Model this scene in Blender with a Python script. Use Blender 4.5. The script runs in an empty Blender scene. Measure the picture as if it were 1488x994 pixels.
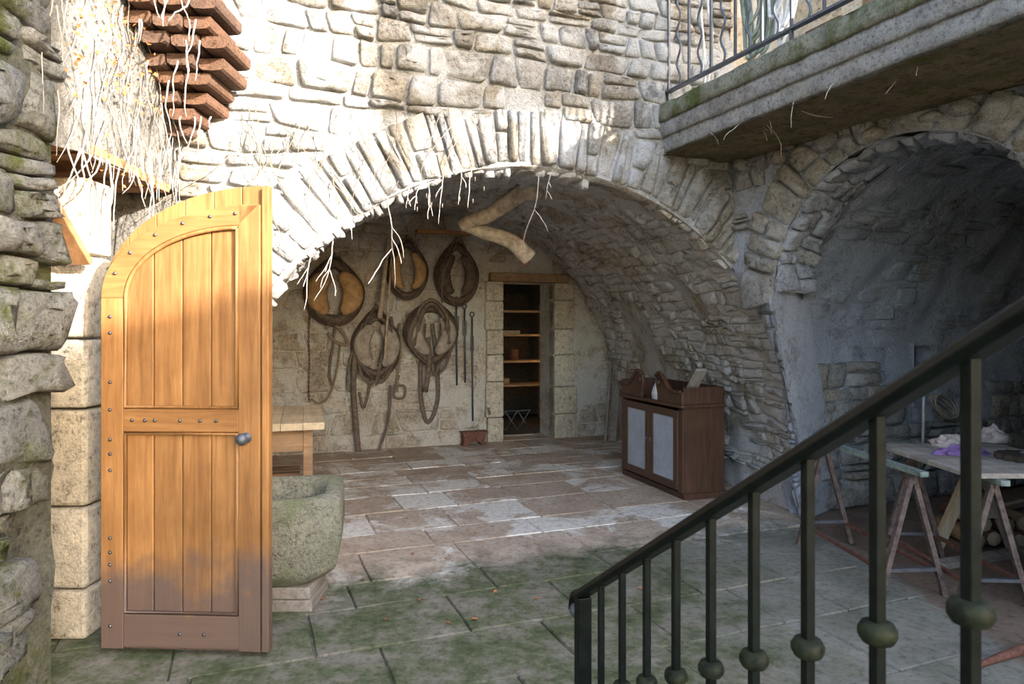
import bpy, bmesh, math, random
from mathutils import Vector as V, Matrix, noise

# ------------------------------------------------------------------ camera
scene = bpy.context.scene
C = scene.collection
F, CX, HY, EYE = 1000.0, 744.0, 475.0, 1.6        # focal length, centre column, horizon row (1488x994), eye height
cam_d = bpy.data.cameras.new('camera'); cam = bpy.data.objects.new('camera', cam_d); C.objects.link(cam)
cam.location = (0, 0, EYE); cam.rotation_euler = (math.pi / 2, 0, 0)
cam_d.sensor_width = 36; cam_d.lens = F / 1488 * 36; cam_d.shift_y = -22 / 1488
cam_d.clip_start = 0.05
cam_d.dof.use_dof = True; cam_d.dof.focus_distance = 5.2; cam_d.dof.aperture_fstop = 9
scene.camera = cam

# ------------------------------------------------------------------ sky, sun, exposure
w = bpy.data.worlds.new('world'); scene.world = w; w.use_nodes = True
wn = w.node_tree.nodes; bg = wn['Background']
sky = wn.new('ShaderNodeTexSky'); sky.sky_type = 'NISHITA'; sky.sun_disc = False
sky.sun_elevation = math.radians(19); sky.sun_rotation = math.radians(128); sky.air_density = 1.0; sky.dust_density = 2.5
w.node_tree.links.new(sky.outputs[0], bg.inputs[0]); bg.inputs[1].default_value = 0.34
SUN = V((-.62, .50, -.27)).normalized()            # the way the light travels: low winter sun from the right behind
sd = bpy.data.lights.new('sun', 'SUN'); sd.energy = 5.8; sd.angle = math.radians(.8); sd.color = (1, .945, .87)
so = bpy.data.objects.new('sun', sd); C.objects.link(so); so.rotation_euler = SUN.to_track_quat('-Z', 'Y').to_euler(); so.location = (8, -6, 8)
vs = scene.view_settings
vs.view_transform = 'Standard'; vs.look = 'None'; vs.gamma = 1; vs.use_curve_mapping = False; vs.exposure = 1.82

rnd = random.Random(7)
U = rnd.uniform
def P(x, y, d): return V(((x - CX) / F * d, d, EYE - (y - HY) / F * d))
def G(x, y, z=0.0):                                 # the point at height z seen at pixel x, y
    return P(x, y, (EYE - z) * F / (y - HY))
def N(p, f=1.0, s=0.0): return noise.noise(V((p[0] * f + s, p[1] * f - s, p[2] * f + 2 * s)))
def rgb(c): return (c[0], c[1], c[2], 1)

# ------------------------------------------------------------------ mesh builder
class MB:
    def __init__(s): s.v = []; s.f = []; s.sm = []
    def add(s, vs_, fs, smooth=False):
        o = len(s.v); s.v += [V(p) for p in vs_]
        for f in fs: s.f.append([i + o for i in f]); s.sm.append(smooth)
        return s
    def box(s, c, sx, sy, sz, ax=None):             # full sizes along the axes ax = (u, v, n)
        c = V(c); u, v, n = ax or (V((1, 0, 0)), V((0, 1, 0)), V((0, 0, 1)))
        p = [c + u * (a * sx / 2) + v * (b * sy / 2) + n * (d * sz / 2) for d in (-1, 1) for b in (-1, 1) for a in (-1, 1)]
        return s.add(p, [(0, 2, 3, 1), (4, 5, 7, 6), (0, 1, 5, 4), (2, 6, 7, 3), (0, 4, 6, 2), (1, 3, 7, 5)])
    def bar(s, a, b, wd, th, up=V((0, 0, 1))):      # rectangular bar from a to b
        a = V(a); b = V(b); d = (b - a).normalized()
        x = d.cross(up)
        if x.length < 1e-3: x = d.cross(V((0, 1, 0)))
        x.normalize(); y = x.cross(d).normalized()
        return s.box((a + b) / 2, wd, (b - a).length, th, (x, d, y))
    def tube(s, pts, r, n=8, closed=False, smooth=True, flat=1.0, nrm=None, caps=True):
        pts = [V(p) for p in pts]; m = len(pts); rr = r if isinstance(r, (list, tuple)) else [r] * m
        vs_ = []; prev = None
        for i, p in enumerate(pts):
            t = (pts[(i + 1) % m] - pts[i - 1]) if closed else (pts[min(i + 1, m - 1)] - pts[max(i - 1, 0)])
            t = t.normalized() if t.length > 1e-9 else V((0, 0, 1))
            if nrm is not None: a = V(nrm) - t * t.dot(V(nrm))
            elif prev is None: a = t.orthogonal()
            else: a = prev - t * t.dot(prev)
            if a.length < 1e-6: a = t.orthogonal()
            a.normalize(); prev = a; b = t.cross(a)
            for k in range(n):
                q = 2 * math.pi * (k + .5) / n
                vs_.append(p + a * (math.cos(q) * rr[i] * flat) + b * (math.sin(q) * rr[i]))
        fs = []
        for i in range(m if closed else m - 1):
            j = (i + 1) % m
            for k in range(n):
                fs.append((i * n + k, i * n + (k + 1) % n, j * n + (k + 1) % n, j * n + k))
        if not closed and caps:
            fs.append(tuple(range(n - 1, -1, -1))); fs.append(tuple((m - 1) * n + k for k in range(n)))
        return s.add(vs_, fs, smooth)
    def lathe(s, prof, base, ax=V((0, 0, 1)), n=16, smooth=True):   # prof: (radius, height)
        base = V(base); ax = V(ax).normalized(); a = ax.orthogonal().normalized(); b = ax.cross(a)
        vs_ = [base + ax * h + (a * math.cos(2 * math.pi * k / n) + b * math.sin(2 * math.pi * k / n)) * r for r, h in prof for k in range(n)]
        fs = [(i * n + k, i * n + (k + 1) % n, (i + 1) * n + (k + 1) % n, (i + 1) * n + k) for i in range(len(prof) - 1) for k in range(n)]
        fs.append(tuple(range(n - 1, -1, -1))); fs.append(tuple((len(prof) - 1) * n + k for k in range(n)))
        return s.add(vs_, fs, smooth)
    def prism(s, outline, dirv):                    # outline: 3-D loop, extruded by dirv
        o = [V(p) for p in outline]; n = len(o); d = V(dirv)
        return s.add(o + [p + d for p in o], [tuple(range(n)), tuple(range(2 * n - 1, n - 1, -1))] + [(i, i + n, (i + 1) % n + n, (i + 1) % n) for i in range(n)])
    def strip(s, outer, inner, dirv):               # band between two open curves, extruded
        n = len(outer); d = V(dirv); a = [V(p) for p in outer]; b = [V(p) for p in inner]
        vs_ = a + b + [p + d for p in a] + [p + d for p in b]; fs = []
        for i in range(n - 1):
            fs += [(i, i + 1, n + i + 1, n + i), (2 * n + i, 3 * n + i, 3 * n + i + 1, 2 * n + i + 1), (i, 2 * n + i, 2 * n + i + 1, i + 1), (n + i, n + i + 1, 3 * n + i + 1, 3 * n + i)]
        fs += [(0, n, 3 * n, 2 * n), (n - 1, 3 * n - 1, 4 * n - 1, 2 * n - 1)]
        return s.add(vs_, fs)
    def grid(s, fn, us, vs2, skip=None, smooth=True):
        nu, nv = len(us), len(vs2); pts = [fn(a, b) for b in vs2 for a in us]; fs = []
        for j in range(nv - 1):
            for i in range(nu - 1):
                if skip and skip((us[i] + us[i + 1]) / 2, (vs2[j] + vs2[j + 1]) / 2): continue
                fs.append((j * nu + i, j * nu + i + 1, (j + 1) * nu + i + 1, (j + 1) * nu + i))
        return s.add(pts, fs, smooth)
    def build(s, name, mat=None, parent=None, bevel=0, recalc=True, subsurf=0):
        me = bpy.data.meshes.new(name); me.from_pydata([tuple(p) for p in s.v], [], s.f)
        if recalc:
            bm = bmesh.new(); bm.from_mesh(me); bmesh.ops.recalc_face_normals(bm, faces=bm.faces); bm.to_mesh(me); bm.free()
        for p, f in zip(me.polygons, s.sm): p.use_smooth = f
        o = bpy.data.objects.new(name, me); C.objects.link(o)
        if mat: me.materials.append(mat)
        if parent: o.parent = parent
        if bevel:
            m = o.modifiers.new('bevel', 'BEVEL'); m.width = bevel; m.segments = 2; m.limit_method = 'ANGLE'; m.angle_limit = .7
        if subsurf:
            m = o.modifiers.new('subsurf', 'SUBSURF'); m.levels = m.render_levels = subsurf
        return o
def lin(a, b, n): return [a + (b - a) * i / n for i in range(n + 1)]
def tag(o, label, cat, group=None, kind=None):
    o['label'] = label; o['category'] = cat
    if group: o['group'] = group
    if kind: o['kind'] = kind
    return o
def thing(name, label, cat, loc=(0, 0, 0), rz=0, group=None, kind=None):
    o = bpy.data.objects.new(name, None); C.objects.link(o); o.empty_display_size = .1
    o.location = loc; o.rotation_euler = (0, 0, rz)
    return tag(o, label, cat, group, kind)
def curve(pts, n=10):                               # smooth path through points
    pts = [V(p) for p in pts]; out = []
    if len(pts) < 3: return pts
    q = [pts[0] * 2 - pts[1]] + pts + [pts[-1] * 2 - pts[-2]]
    for i in range(1, len(q) - 2):
        for k in range(n):
            t = k / n; a, b, c, d = q[i - 1], q[i], q[i + 1], q[i + 2]
            out.append(.5 * ((2 * b) + (c - a) * t + (2 * a - 5 * b + 4 * c - d) * t * t + (3 * b - a - 3 * c + d) * t ** 3))
    return out + [pts[-1]]

# ------------------------------------------------------------------ materials
def newmat(name, rough=.85, spec=.25, metal=0):
    m = bpy.data.materials.new(name); m.use_nodes = True; nt = m.node_tree; b = nt.nodes['Principled BSDF']
    b.inputs['Roughness'].default_value = rough; b.inputs['Metallic'].default_value = metal
    b.inputs['Specular IOR Level'].default_value = spec
    return m, nt, b
def nd(nt, t, **k):
    n = nt.nodes.new(t)
    for a, v in k.items():
        if a in n.inputs: n.inputs[a].default_value = v
        else: setattr(n, a, v)
    return n
def ramp(nt, fac, stops, mode='LINEAR'):
    r = nt.nodes.new('ShaderNodeValToRGB'); e = r.color_ramp.elements; r.color_ramp.interpolation = mode
    while len(e) < len(stops): e.new(.5)
    for el, (p, c) in zip(e, stops): el.position = p; el.color = rgb(c)
    nt.links.new(fac, r.inputs[0]); return r.outputs[0]
def mixc(nt, fac, a, b, mode='MIX'):
    n = nt.nodes.new('ShaderNodeMix'); n.data_type = 'RGBA'; n.blend_type = mode
    for sock, val in ((n.inputs[0], fac), (n.inputs[6], a), (n.inputs[7], b)):
        if hasattr(val, 'is_output') or isinstance(val, bpy.types.NodeSocket): nt.links.new(val, sock)
        elif isinstance(val, (int, float)): sock.default_value = val
        else: sock.default_value = rgb(val)
    return n.outputs[2]
def math_(nt, op, a, b=0.0):
    n = nt.nodes.new('ShaderNodeMath'); n.operation = op
    for sock, val in ((n.inputs[0], a), (n.inputs[1], b)):
        if isinstance(val, bpy.types.NodeSocket): nt.links.new(val, sock)
        else: sock.default_value = val
    return n.outputs[0]
def tex_noise(nt, vec, scale, detail=5, rough=.6, dist=0):
    n = nd(nt, 'ShaderNodeTexNoise'); n.inputs['Scale'].default_value = scale; n.inputs['Detail'].default_value = detail
    n.inputs['Roughness'].default_value = rough; n.inputs['Distortion'].default_value = dist
    nt.links.new(vec, n.inputs['Vector']); return n.outputs['Fac']
def world_pos(nt): return nd(nt, 'ShaderNodeNewGeometry').outputs['Position']
def bump(nt, b, h, strength=.5, dist=.02):
    n = nd(nt, 'ShaderNodeBump'); n.inputs['Strength'].default_value = strength; n.inputs['Distance'].default_value = dist
    nt.links.new(h, n.inputs['Height']); nt.links.new(n.outputs[0], b.inputs['Normal'])
def piece_random(nt):                               # a number for each stone, alone or joined
    a = nd(nt, 'ShaderNodeObjectInfo').outputs['Random']; g = nd(nt, 'ShaderNodeNewGeometry').outputs['Random Per Island']
    return math_(nt, 'FRACT', math_(nt, 'ADD', a, math_(nt, 'MULTIPLY', g, 7.31)))

def stone_mat(name, tones, smear=None, smear_amt=.45, sc=7, bumps=.7, moss=None, moss_amt=0.0, bd=.02, dark=.55):
    m, nt, b = newmat(name, .92, .15)
    pos = world_pos(nt); r = piece_random(nt)
    tones = list(tones) * (2 if len(tones) == 1 else 1); k = len(tones); col = ramp(nt, r, [(i / max(1, k - 1), t) for i, t in enumerate(tones)])
    n1 = tex_noise(nt, pos, sc, 8, .68); n2 = tex_noise(nt, pos, sc * 5, 6, .75)
    col = mixc(nt, 1.0, col, ramp(nt, n1, [(.28, (dark, dark * .97, dark * .92)), (.5, (1, 1, 1)), (.75, (1.25, 1.22, 1.15))]), 'MULTIPLY')
    n5 = tex_noise(nt, pos, sc * 14, 4, .7)
    col = mixc(nt, 1.0, col, ramp(nt, n2, [(.33, (.34, .32, .29)), (.46, (.95, .95, .94)), (.7, (1.25, 1.25, 1.23))]), 'MULTIPLY')
    if smear:
        n3 = tex_noise(nt, pos, 2.3, 7, .7, .4)
        col = mixc(nt, ramp(nt, n3, [(.62 - smear_amt * .4, (0, 0, 0)), (.72 - smear_amt * .4, (1, 1, 1))]), col, smear)
    if moss:
        n4 = tex_noise(nt, pos, 3.1, 8, .75)
        col = mixc(nt, ramp(nt, n4, [(.68 - moss_amt * .4, (0, 0, 0)), (.8 - moss_amt * .4, (1, 1, 1))]), col, moss)
    col = mixc(nt, 1.0, col, ramp(nt, n5, [(.3, (.6, .58, .55)), (.46, (1, 1, 1)), (.7, (1.15, 1.15, 1.14))]), 'MULTIPLY')
    nt.links.new(col, b.inputs['Base Color'])
    bump(nt, b, math_(nt, 'ADD', n1, math_(nt, 'ADD', math_(nt, 'MULTIPLY', n2, .8), math_(nt, 'MULTIPLY', n5, .3))), min(1, bumps * 1.3), bd * 1.8)
    return m
def wood_mat(name, c1, c2, along='Z', sc=1.0, rough=.6, spec=.3, stain=None, stain_z=None, tint=.25, bumps=.25):
    m, nt, b = newmat(name, rough, spec)
    tc = nd(nt, 'ShaderNodeTexCoord').outputs['Object']
    mp = nd(nt, 'ShaderNodeMapping'); nt.links.new(tc, mp.inputs[0])
    s = {'X': (.9, 14, 14), 'Y': (14, .9, 14), 'Z': (14, 14, .9)}[along]
    mp.inputs['Scale'].default_value = tuple(q * sc for q in s)
    r = piece_random(nt)
    off = nd(nt, 'ShaderNodeVectorMath', operation='ADD'); nt.links.new(mp.outputs[0], off.inputs[0])
    cmb = nd(nt, 'ShaderNodeCombineXYZ')
    for i in range(3): nt.links.new(math_(nt, 'MULTIPLY', r, 40 + 13 * i), cmb.inputs[i])
    nt.links.new(cmb.outputs[0], off.inputs[1])
    g = tex_noise(nt, off.outputs[0], 2.2, 9, .68, .6)
    col = ramp(nt, g, [(.3, c1), (.52, [(a + q) / 2 for a, q in zip(c1, c2)]), (.72, c2)])
    big = tex_noise(nt, tc, 2.6, 4, .6)
    col = mixc(nt, 1.0, col, ramp(nt, big, [(.3, (.72, .7, .68)), (.6, (1, 1, 1)), (.8, (1.12, 1.1, 1.05))]), 'MULTIPLY')
    v = math_(nt, 'ADD', math_(nt, 'MULTIPLY', r, tint), 1 - tint / 2)
    cv = nd(nt, 'ShaderNodeCombineColor')
    for i in range(3): nt.links.new(v, cv.inputs[i])
    col = mixc(nt, 1.0, col, cv.outputs[0], 'MULTIPLY')
    if stain:                                       # weathering that climbs from the foot of the door
        pos = world_pos(nt); sx = nd(nt, 'ShaderNodeSeparateXYZ'); nt.links.new(pos, sx.inputs[0])
        h = math_(nt, 'ADD', sx.outputs[2], math_(nt, 'MULTIPLY', tex_noise(nt, pos, 3.4, 6, .7), .9))
        col = mixc(nt, ramp(nt, h, [(stain_z[0], (.85, .85, .85)), (stain_z[1], (0, 0, 0))]), col, stain)
    nt.links.new(col, b.inputs['Base Color']); bump(nt, b, g, bumps, .004)
    return m
def plain_mat(name, c, rough=.7, spec=.3, metal=0, var=.25, sc=20, c2=None, bumps=.15):
    m, nt, b = newmat(name, rough, spec, metal); pos = world_pos(nt)
    n = tex_noise(nt, pos, sc, 6, .7)
    c2 = c2 or [q * (1 + var) for q in c]
    nt.links.new(ramp(nt, n, [(.35, [q * (1 - var) for q in c]), (.62, c2)]), b.inputs['Base Color'])
    bump(nt, b, n, bumps, .006)
    return m
M = {}
M['facade_stone'] = stone_mat('facade_stone', [(.27, .25, .225), (.34, .31, .265), (.29, .24, .18), (.33, .31, .29), (.2, .2, .205), (.38, .355, .32), (.25, .22, .19), (.3, .275, .245)], (.48, .475, .465), .42)
M['facade_mortar'] = stone_mat('facade_mortar', [(.44, .43, .405)], (.54, .53, .515), .45, 5, .9, bd=.03)
M['voussoir'] = stone_mat('voussoir_stone', [(.35, .325, .29), (.31, .27, .22), (.38, .365, .345), (.28, .28, .285), (.34, .31, .27)], (.47, .465, .465), .36)
M['vault_stone'] = stone_mat('vault_stone', [(.5, .45, .39), (.46, .39, .32), (.55, .5, .45), (.43, .39, .35), (.5, .46, .43)], (.64, .62, .61), .5)
M['vault_base'] = stone_mat('vault_mortar', [(.5, .44, .37)], (.66, .64, .62), .45, 5, 1.0, bd=.03)
M['back_stone'] = stone_mat('back_wall_block', [(.5, .44, .37), (.42, .36, .29), (.55, .49, .42), (.46, .4, .34)], (.62, .6, .56), .36, 6)
M['back_base'] = stone_mat('back_wall_mortar', [(.55, .5, .43)], (.62, .6, .55), .4, 5, .9)
M['blue_plaster'] = stone_mat('blue_plaster', [(.47, .49, .56)], (.55, .58, .67), .5, 5, 1.0, bd=.035)
M['alcove_stone'] = stone_mat('alcove_stone', [(.36, .34, .32), (.3, .29, .29), (.4, .36, .31), (.33, .33, .34)], (.45, .45, .48), .22)
M['plaster_flake'] = stone_mat('plaster_flake', [(.36, .38, .44), (.32, .34, .39), (.41, .43, .5), (.36, .35, .35)], (.45, .48, .56), .4)
M['left_stone'] = stone_mat('left_stone', [(.23, .23, .215), (.18, .185, .18), (.29, .285, .27), (.23, .24, .25)], None, 0, 6, 1.0, moss=(.1, .115, .04), moss_amt=.42)
M['left_base'] = stone_mat('left_mortar', [(.12, .12, .1)], None, 0, 5, .9, moss=(.08, .09, .035), moss_amt=.4)
M['left_upper'] = stone_mat('left_upper_render', [(.27, .25, .225)], (.34, .325, .295), .4, 5, .9, bd=.03)
M['quoin'] = stone_mat('quoin_stone', [(.5, .45, .37), (.54, .5, .43), (.46, .4, .31)], None, 0, 5, .5, dark=.75)
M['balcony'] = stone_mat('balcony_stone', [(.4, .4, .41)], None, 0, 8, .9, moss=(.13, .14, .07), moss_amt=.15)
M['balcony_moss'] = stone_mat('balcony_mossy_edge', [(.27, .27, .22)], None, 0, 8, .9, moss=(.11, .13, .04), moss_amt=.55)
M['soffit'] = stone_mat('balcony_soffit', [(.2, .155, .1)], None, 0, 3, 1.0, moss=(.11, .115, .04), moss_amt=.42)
M['beige_wall'] = stone_mat('beige_wall', [(.42, .34, .24)], (.46, .41, .33), .4, 4, .5, dark=.8)
M['trough'] = stone_mat('trough_stone', [(.42, .41, .33)], None, 0, 9, 1.0, moss=(.3, .33, .2), moss_amt=.5, bd=.03, dark=.7)
M['brick'] = stone_mat('terracotta', [(.14, .075, .05), (.17, .09, .055), (.115, .07, .052), (.15, .09, .065)], None, 0, 9, .5, dark=.7)
M['earth'] = stone_mat('earth', [(.26, .19, .14)], None, 0, 3, .7, dark=.7)
def floor_mat():
    m, nt, b = newmat('floor_paver', .9, .2); pos = world_pos(nt); r = piece_random(nt)
    n1 = tex_noise(nt, pos, 2.2, 8, .68, .5); n2 = tex_noise(nt, pos, 22, 6, .7); n3 = tex_noise(nt, pos, 1.5, 8, .72, .7)
    col = ramp(nt, n1, [(.3, (.33, .25, .185)), (.5, (.43, .335, .26)), (.7, (.52, .43, .345))])
    worn = math_(nt, 'ADD', n3, math_(nt, 'MULTIPLY', math_(nt, 'SUBTRACT', r, .5), .2))
    col = mixc(nt, ramp(nt, worn, [(.51, (0, 0, 0)), (.58, (.9, .9, .9))]), col, (.7, .66, .6))
    # moss and grey weathering out in the open yard, in front of the arch
    dp = nd(nt, 'ShaderNodeVectorMath', operation='DOT_PRODUCT'); nt.links.new(pos, dp.inputs[0]); dp.inputs[1].default_value = (-.36, .933, 0)
    edge = math_(nt, 'ADD', dp.outputs['Value'], math_(nt, 'MULTIPLY', math_(nt, 'SUBTRACT', n1, .5), 1.6))
    out = ramp(nt, math_(nt, 'MULTIPLY', edge, .1), [(.425, (1, 1, 1)), (.465, (0, 0, 0))])
    green = ramp(nt, tex_noise(nt, pos, 3.4, 9, .78), [(.36, (.05, .062, .028)), (.47, (.1, .11, .06)), (.56, (.17, .155, .12)), (.7, (.26, .23, .19))])
    sep = nd(nt, 'ShaderNodeSeparateXYZ'); nt.links.new(pos, sep.inputs[0])
    grey = ramp(nt, n1, [(.3, (.13, .13, .1)), (.5, (.21, .2, .17)), (.7, (.28, .265, .235))])
    outc = mixc(nt, ramp(nt, math_(nt, 'MULTIPLY', math_(nt, 'ADD', sep.outputs[0], math_(nt, 'MULTIPLY', math_(nt, 'SUBTRACT', tex_noise(nt, pos, 2.6, 8, .75), .5), 3.2)), .6), [(.55, (0, 0, 0)), (1, (.9, .9, .9))]), green, grey)
    col = mixc(nt, out, col, outc)
    col = mixc(nt, ramp(nt, math_(nt, 'MULTIPLY', math_(nt, 'ADD', sep.outputs[0], math_(nt, 'MULTIPLY', n1, .5)), .2), [(.53, (0, 0, 0)), (.545, (1, 1, 1))]), col, ramp(nt, n3, [(.35, (.13, .092, .068)), (.6, (.2, .145, .11))]))
    col = mixc(nt, 1.0, col, ramp(nt, n2, [(.33, (.6, .58, .55)), (.5, (1, 1, 1)), (.8, (1.12, 1.12, 1.1))]), 'MULTIPLY')
    nt.links.new(col, b.inputs['Base Color']); bump(nt, b, math_(nt, 'ADD', n2, n1), .5, .012)
    return m
M['paver'] = floor_mat()
M['door_wood'] = wood_mat('honey_oak', (.21, .095, .032), (.41, .21, .078), 'Z', 1, .45, .35, (.1, .075, .07), (.72, 1.3), .3)
M['door_rail'] = wood_mat('honey_oak_rail', (.22, .1, .034), (.4, .205, .076), 'X', 1, .45, .35, (.1, .075, .07), (.72, 1.3), .2)
M['old_wood'] = wood_mat('old_wood', (.2, .12, .07), (.4, .27, .16), 'X', 1, .8, .2)
M['table_top'] = wood_mat('pale_table_top', (.42, .33, .22), (.62, .52, .38), 'Y', 1, .7, .25, tint=.12)
M['grey_wood'] = wood_mat('weathered_board', (.2, .17, .15), (.42, .38, .34), 'Y', 1, .85, .15)
M['pale_wood'] = wood_mat('pale_wood', (.42, .32, .22), (.6, .5, .37), 'Z', 1, .75, .2)
M['walnut'] = wood_mat('walnut', (.045, .022, .014), (.115, .058, .036), 'Z', 1, .45, .4)
M['bark'] = plain_mat('stripped_log', (.42, .33, .24), .85, .2, 0, .35, 14, (.56, .47, .37), .5)
M['beam'] = wood_mat('lintel_board', (.28, .13, .06), (.48, .26, .12), 'Y', 1, .8, .2)
M['iron_green'] = plain_mat('green_black_painted_iron', (.0035, .0055, .005), .45, .12, 0, .4, 30, (.006, .009, .008))
M['iron_moss'] = plain_mat('mossy_iron_collar', (.006, .009, .0085), .6, .12, 0, .4, 40, (.02, .024, .012))
M['iron_grey'] = plain_mat('grey_iron', (.09, .1, .12), .5, .4, .5)
M['rust'] = plain_mat('rust', (.15, .07, .05), .8, .3, .3, .4, 30)
M['stud'] = plain_mat('stud_iron', (.12, .11, .11), .45, .5, .7)
M['leather'] = plain_mat('dark_leather', (.085, .06, .045), .6, .35, 0, .45, 18)
M['leather_tan'] = plain_mat('tan_leather', (.4, .25, .12), .65, .3, 0, .3, 12)
M['canvas'] = plain_mat('grey_canvas_lining', (.3, .26, .22), .9, .15, 0, .3, 12)
M['strap'] = plain_mat('leather_strap', (.12, .09, .07), .65, .3, 0, .4, 25)
M['rope'] = plain_mat('rope', (.2, .15, .1), .95, .1, 0, .3, 60)
M['vine'] = plain_mat('dry_vine', (.36, .31, .27), .9, .1, 0, .25, 30)
M['vine_dark'] = plain_mat('vine_stem', (.2, .16, .12), .9, .1, 0, .3, 30)
M['leaf'] = plain_mat('rust_leaf', (.34, .13, .05), .8, .2, 0, .4, 40)
M['ivy'] = plain_mat('ivy_leaf', (.2, .22, .07), .7, .3, 0, .4, 40)
M['hose_white'] = plain_mat('white_hose', (.6, .6, .58), .5, .4)
M['hose_green'] = plain_mat('grey_green_hose', (.27, .31, .25), .5, .4)
M['white'] = plain_mat('white_board', (.66, .68, .72), .6, .3, 0, .06)
M['blue_panel'] = plain_mat('pale_blue_panel', (.36, .4, .46), .6, .3, 0, .12, 8)
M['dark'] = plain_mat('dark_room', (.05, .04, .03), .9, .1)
M['trestle_brown'] = plain_mat('brown_painted_steel', (.09, .065, .065), .6, .35, .3, .4, 25, (.16, .12, .11))
M['trestle_green'] = plain_mat('flaking_green_steel', (.13, .19, .18), .65, .3, .2, .35, 25, (.27, .31, .29))
M['purple'] = plain_mat('purple_cloth', (.17, .1, .25), .9, .15)
M['rag'] = plain_mat('pale_rag', (.4, .33, .31), .95, .1, 0, .3, 20)
M['bulb'] = newmat('lit_bulb')[0]
_b = M['bulb'].node_tree.nodes['Principled BSDF']; _b.inputs['Emission Color'].default_value = (1, .62, .25, 1); _b.inputs['Emission Strength'].default_value = 12

# ------------------------------------------------------------------ stones
def unit_stone(k, n, power, jit, seed):
    r = random.Random(seed); vs_ = []; out = []
    for i in range(n):
        a = 2 * math.pi * (i + r.uniform(-.25, .25)) / n; c, s = math.cos(a), math.sin(a)
        q = 1 / (abs(c) ** power + abs(s) ** power) ** (1 / power)
        q *= 1 - r.uniform(0, jit); out.append((c * q, s * q))
    for z, sc in ((-.7, 1.0), (.35, .985), (.86, .8)):
        for x, y in out:
            vs_.append((x * sc, y * sc, z + (r.uniform(-.16, .12) if z > 0 else 0)))
    vs_.append((r.uniform(-.2, .2), r.uniform(-.2, .2), 1.0))
    fs = [(j * n + i, j * n + (i + 1) % n, (j + 1) * n + (i + 1) % n, (j + 1) * n + i) for j in range(2) for i in range(n)]
    fs += [(2 * n + i, 2 * n + (i + 1) % n, 3 * n) for i in range(n)]
    return vs_, fs
ROUND = [unit_stone(i, 11, 2.6, .22, 100 + i) for i in range(14)]
BLOCK = [unit_stone(i, 12, 7, .1, 200 + i) for i in range(12)]
FLAT = []
for i in range(10):                                 # flat pavers: sharp edges, level top
    r_ = random.Random(300 + i); o_ = []
    for (x, y) in [(-1, -1), (-.3, -1), (.4, -1), (1, -1), (1, 0), (1, 1), (.35, 1), (-.4, 1), (-1, 1), (-1, .1)]:
        o_.append((x * r_.uniform(.978, 1), y * r_.uniform(.965, 1)))
    n_ = len(o_)
    vs_ = [(x, y, -1) for x, y in o_] + [(x, y, .7) for x, y in o_] + [(x * .985, y * .98, 1 + r_.uniform(-.1, .1)) for x, y in o_] + [(0, 0, 1)]
    FLAT.append((vs_, [(j * n_ + q, j * n_ + (q + 1) % n_, (j + 1) * n_ + (q + 1) % n_, (j + 1) * n_ + q) for j in range(2) for q in range(n_)] + [(2 * n_ + q, 2 * n_ + (q + 1) % n_, 3 * n_) for q in range(n_)]))
_mesh = {}
def stone_mesh(bank, k, name, mat):
    key = (id(bank), k, name, mat.name)
    if key not in _mesh:
        me = bpy.data.meshes.new(name); me.from_pydata(bank[k][0], [], bank[k][1]); me.materials.append(mat)
        for p in me.polygons: p.use_smooth = bank is not FLAT
        _mesh[key] = me
    return _mesh[key]
def lay(parent, stones, name, mat, bank=ROUND, limit=300):
    # stones: (centre, u, v, n, half width, half height, depth). The ones that show largest are parts, the rest one joined part
    def size(s):
        c = s[0]
        if c.y < .4: return 0
        px = CX + F * c.x / c.y; py = HY - F * (c.z - EYE) / c.y
        if not (-70 < px < 1560 and -70 < py < 1064): return 0
        return s[4] * s[5] / c.y ** 2 * max(.05, -(s[3].dot(c - V((0, 0, EYE)))) / c.length)
    order = sorted(stones, key=size, reverse=True); big = [s for s in order[:limit] if size(s) > 0]; rest = [s for s in order if s not in big] if len(order) < 50 else order[len(big):]
    for s in big:
        c, u, v, n, a, b, d = s; o = bpy.data.objects.new(name, stone_mesh(bank, rnd.randrange(len(bank)), name, mat)); C.objects.link(o)
        m = Matrix.Identity(4)
        for i in range(3): m[i][0] = u[i] * a; m[i][1] = v[i] * b; m[i][2] = n[i] * d; m[i][3] = c[i]
        o.parent = parent; o.matrix_basis = m
    if rest:
        mb = MB()
        for c, u, v, n, a, b, d in rest:
            vs_, fs = bank[rnd.randrange(len(bank))]
            mb.add([c + u * (x * a) + v * (y * b) + n * (z * d) for x, y, z in vs_], fs, bank is not FLAT)
        o = mb.build(name + '_filling', mat, parent, recalc=False); o['kind'] = 'stuff'
def courses(a0, a1, b0, b1, wr, hr, ok=lambda a, b, w, h: True, wave=.02, gap=.012, r=rnd):
    out = []; b = b0
    while b < b1:
        h = r.uniform(*hr); a = a0 - r.uniform(0, wr[0])
        while a < a1:
            ww = r.uniform(*wr)
            hh = h * r.uniform(.72, 1.0); cb = b + h / 2 + wave * math.sin(a * 2.3 + b * 3) + r.uniform(-.12, .12) * h
            ca = a + ww / 2
            if ok(ca, cb, ww, hh): out.append((ca, cb, (ww - gap) / 2, (hh - gap) / 2, r.uniform(-.12, .12)))
            a += ww
        b += h * .95
    return out
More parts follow.
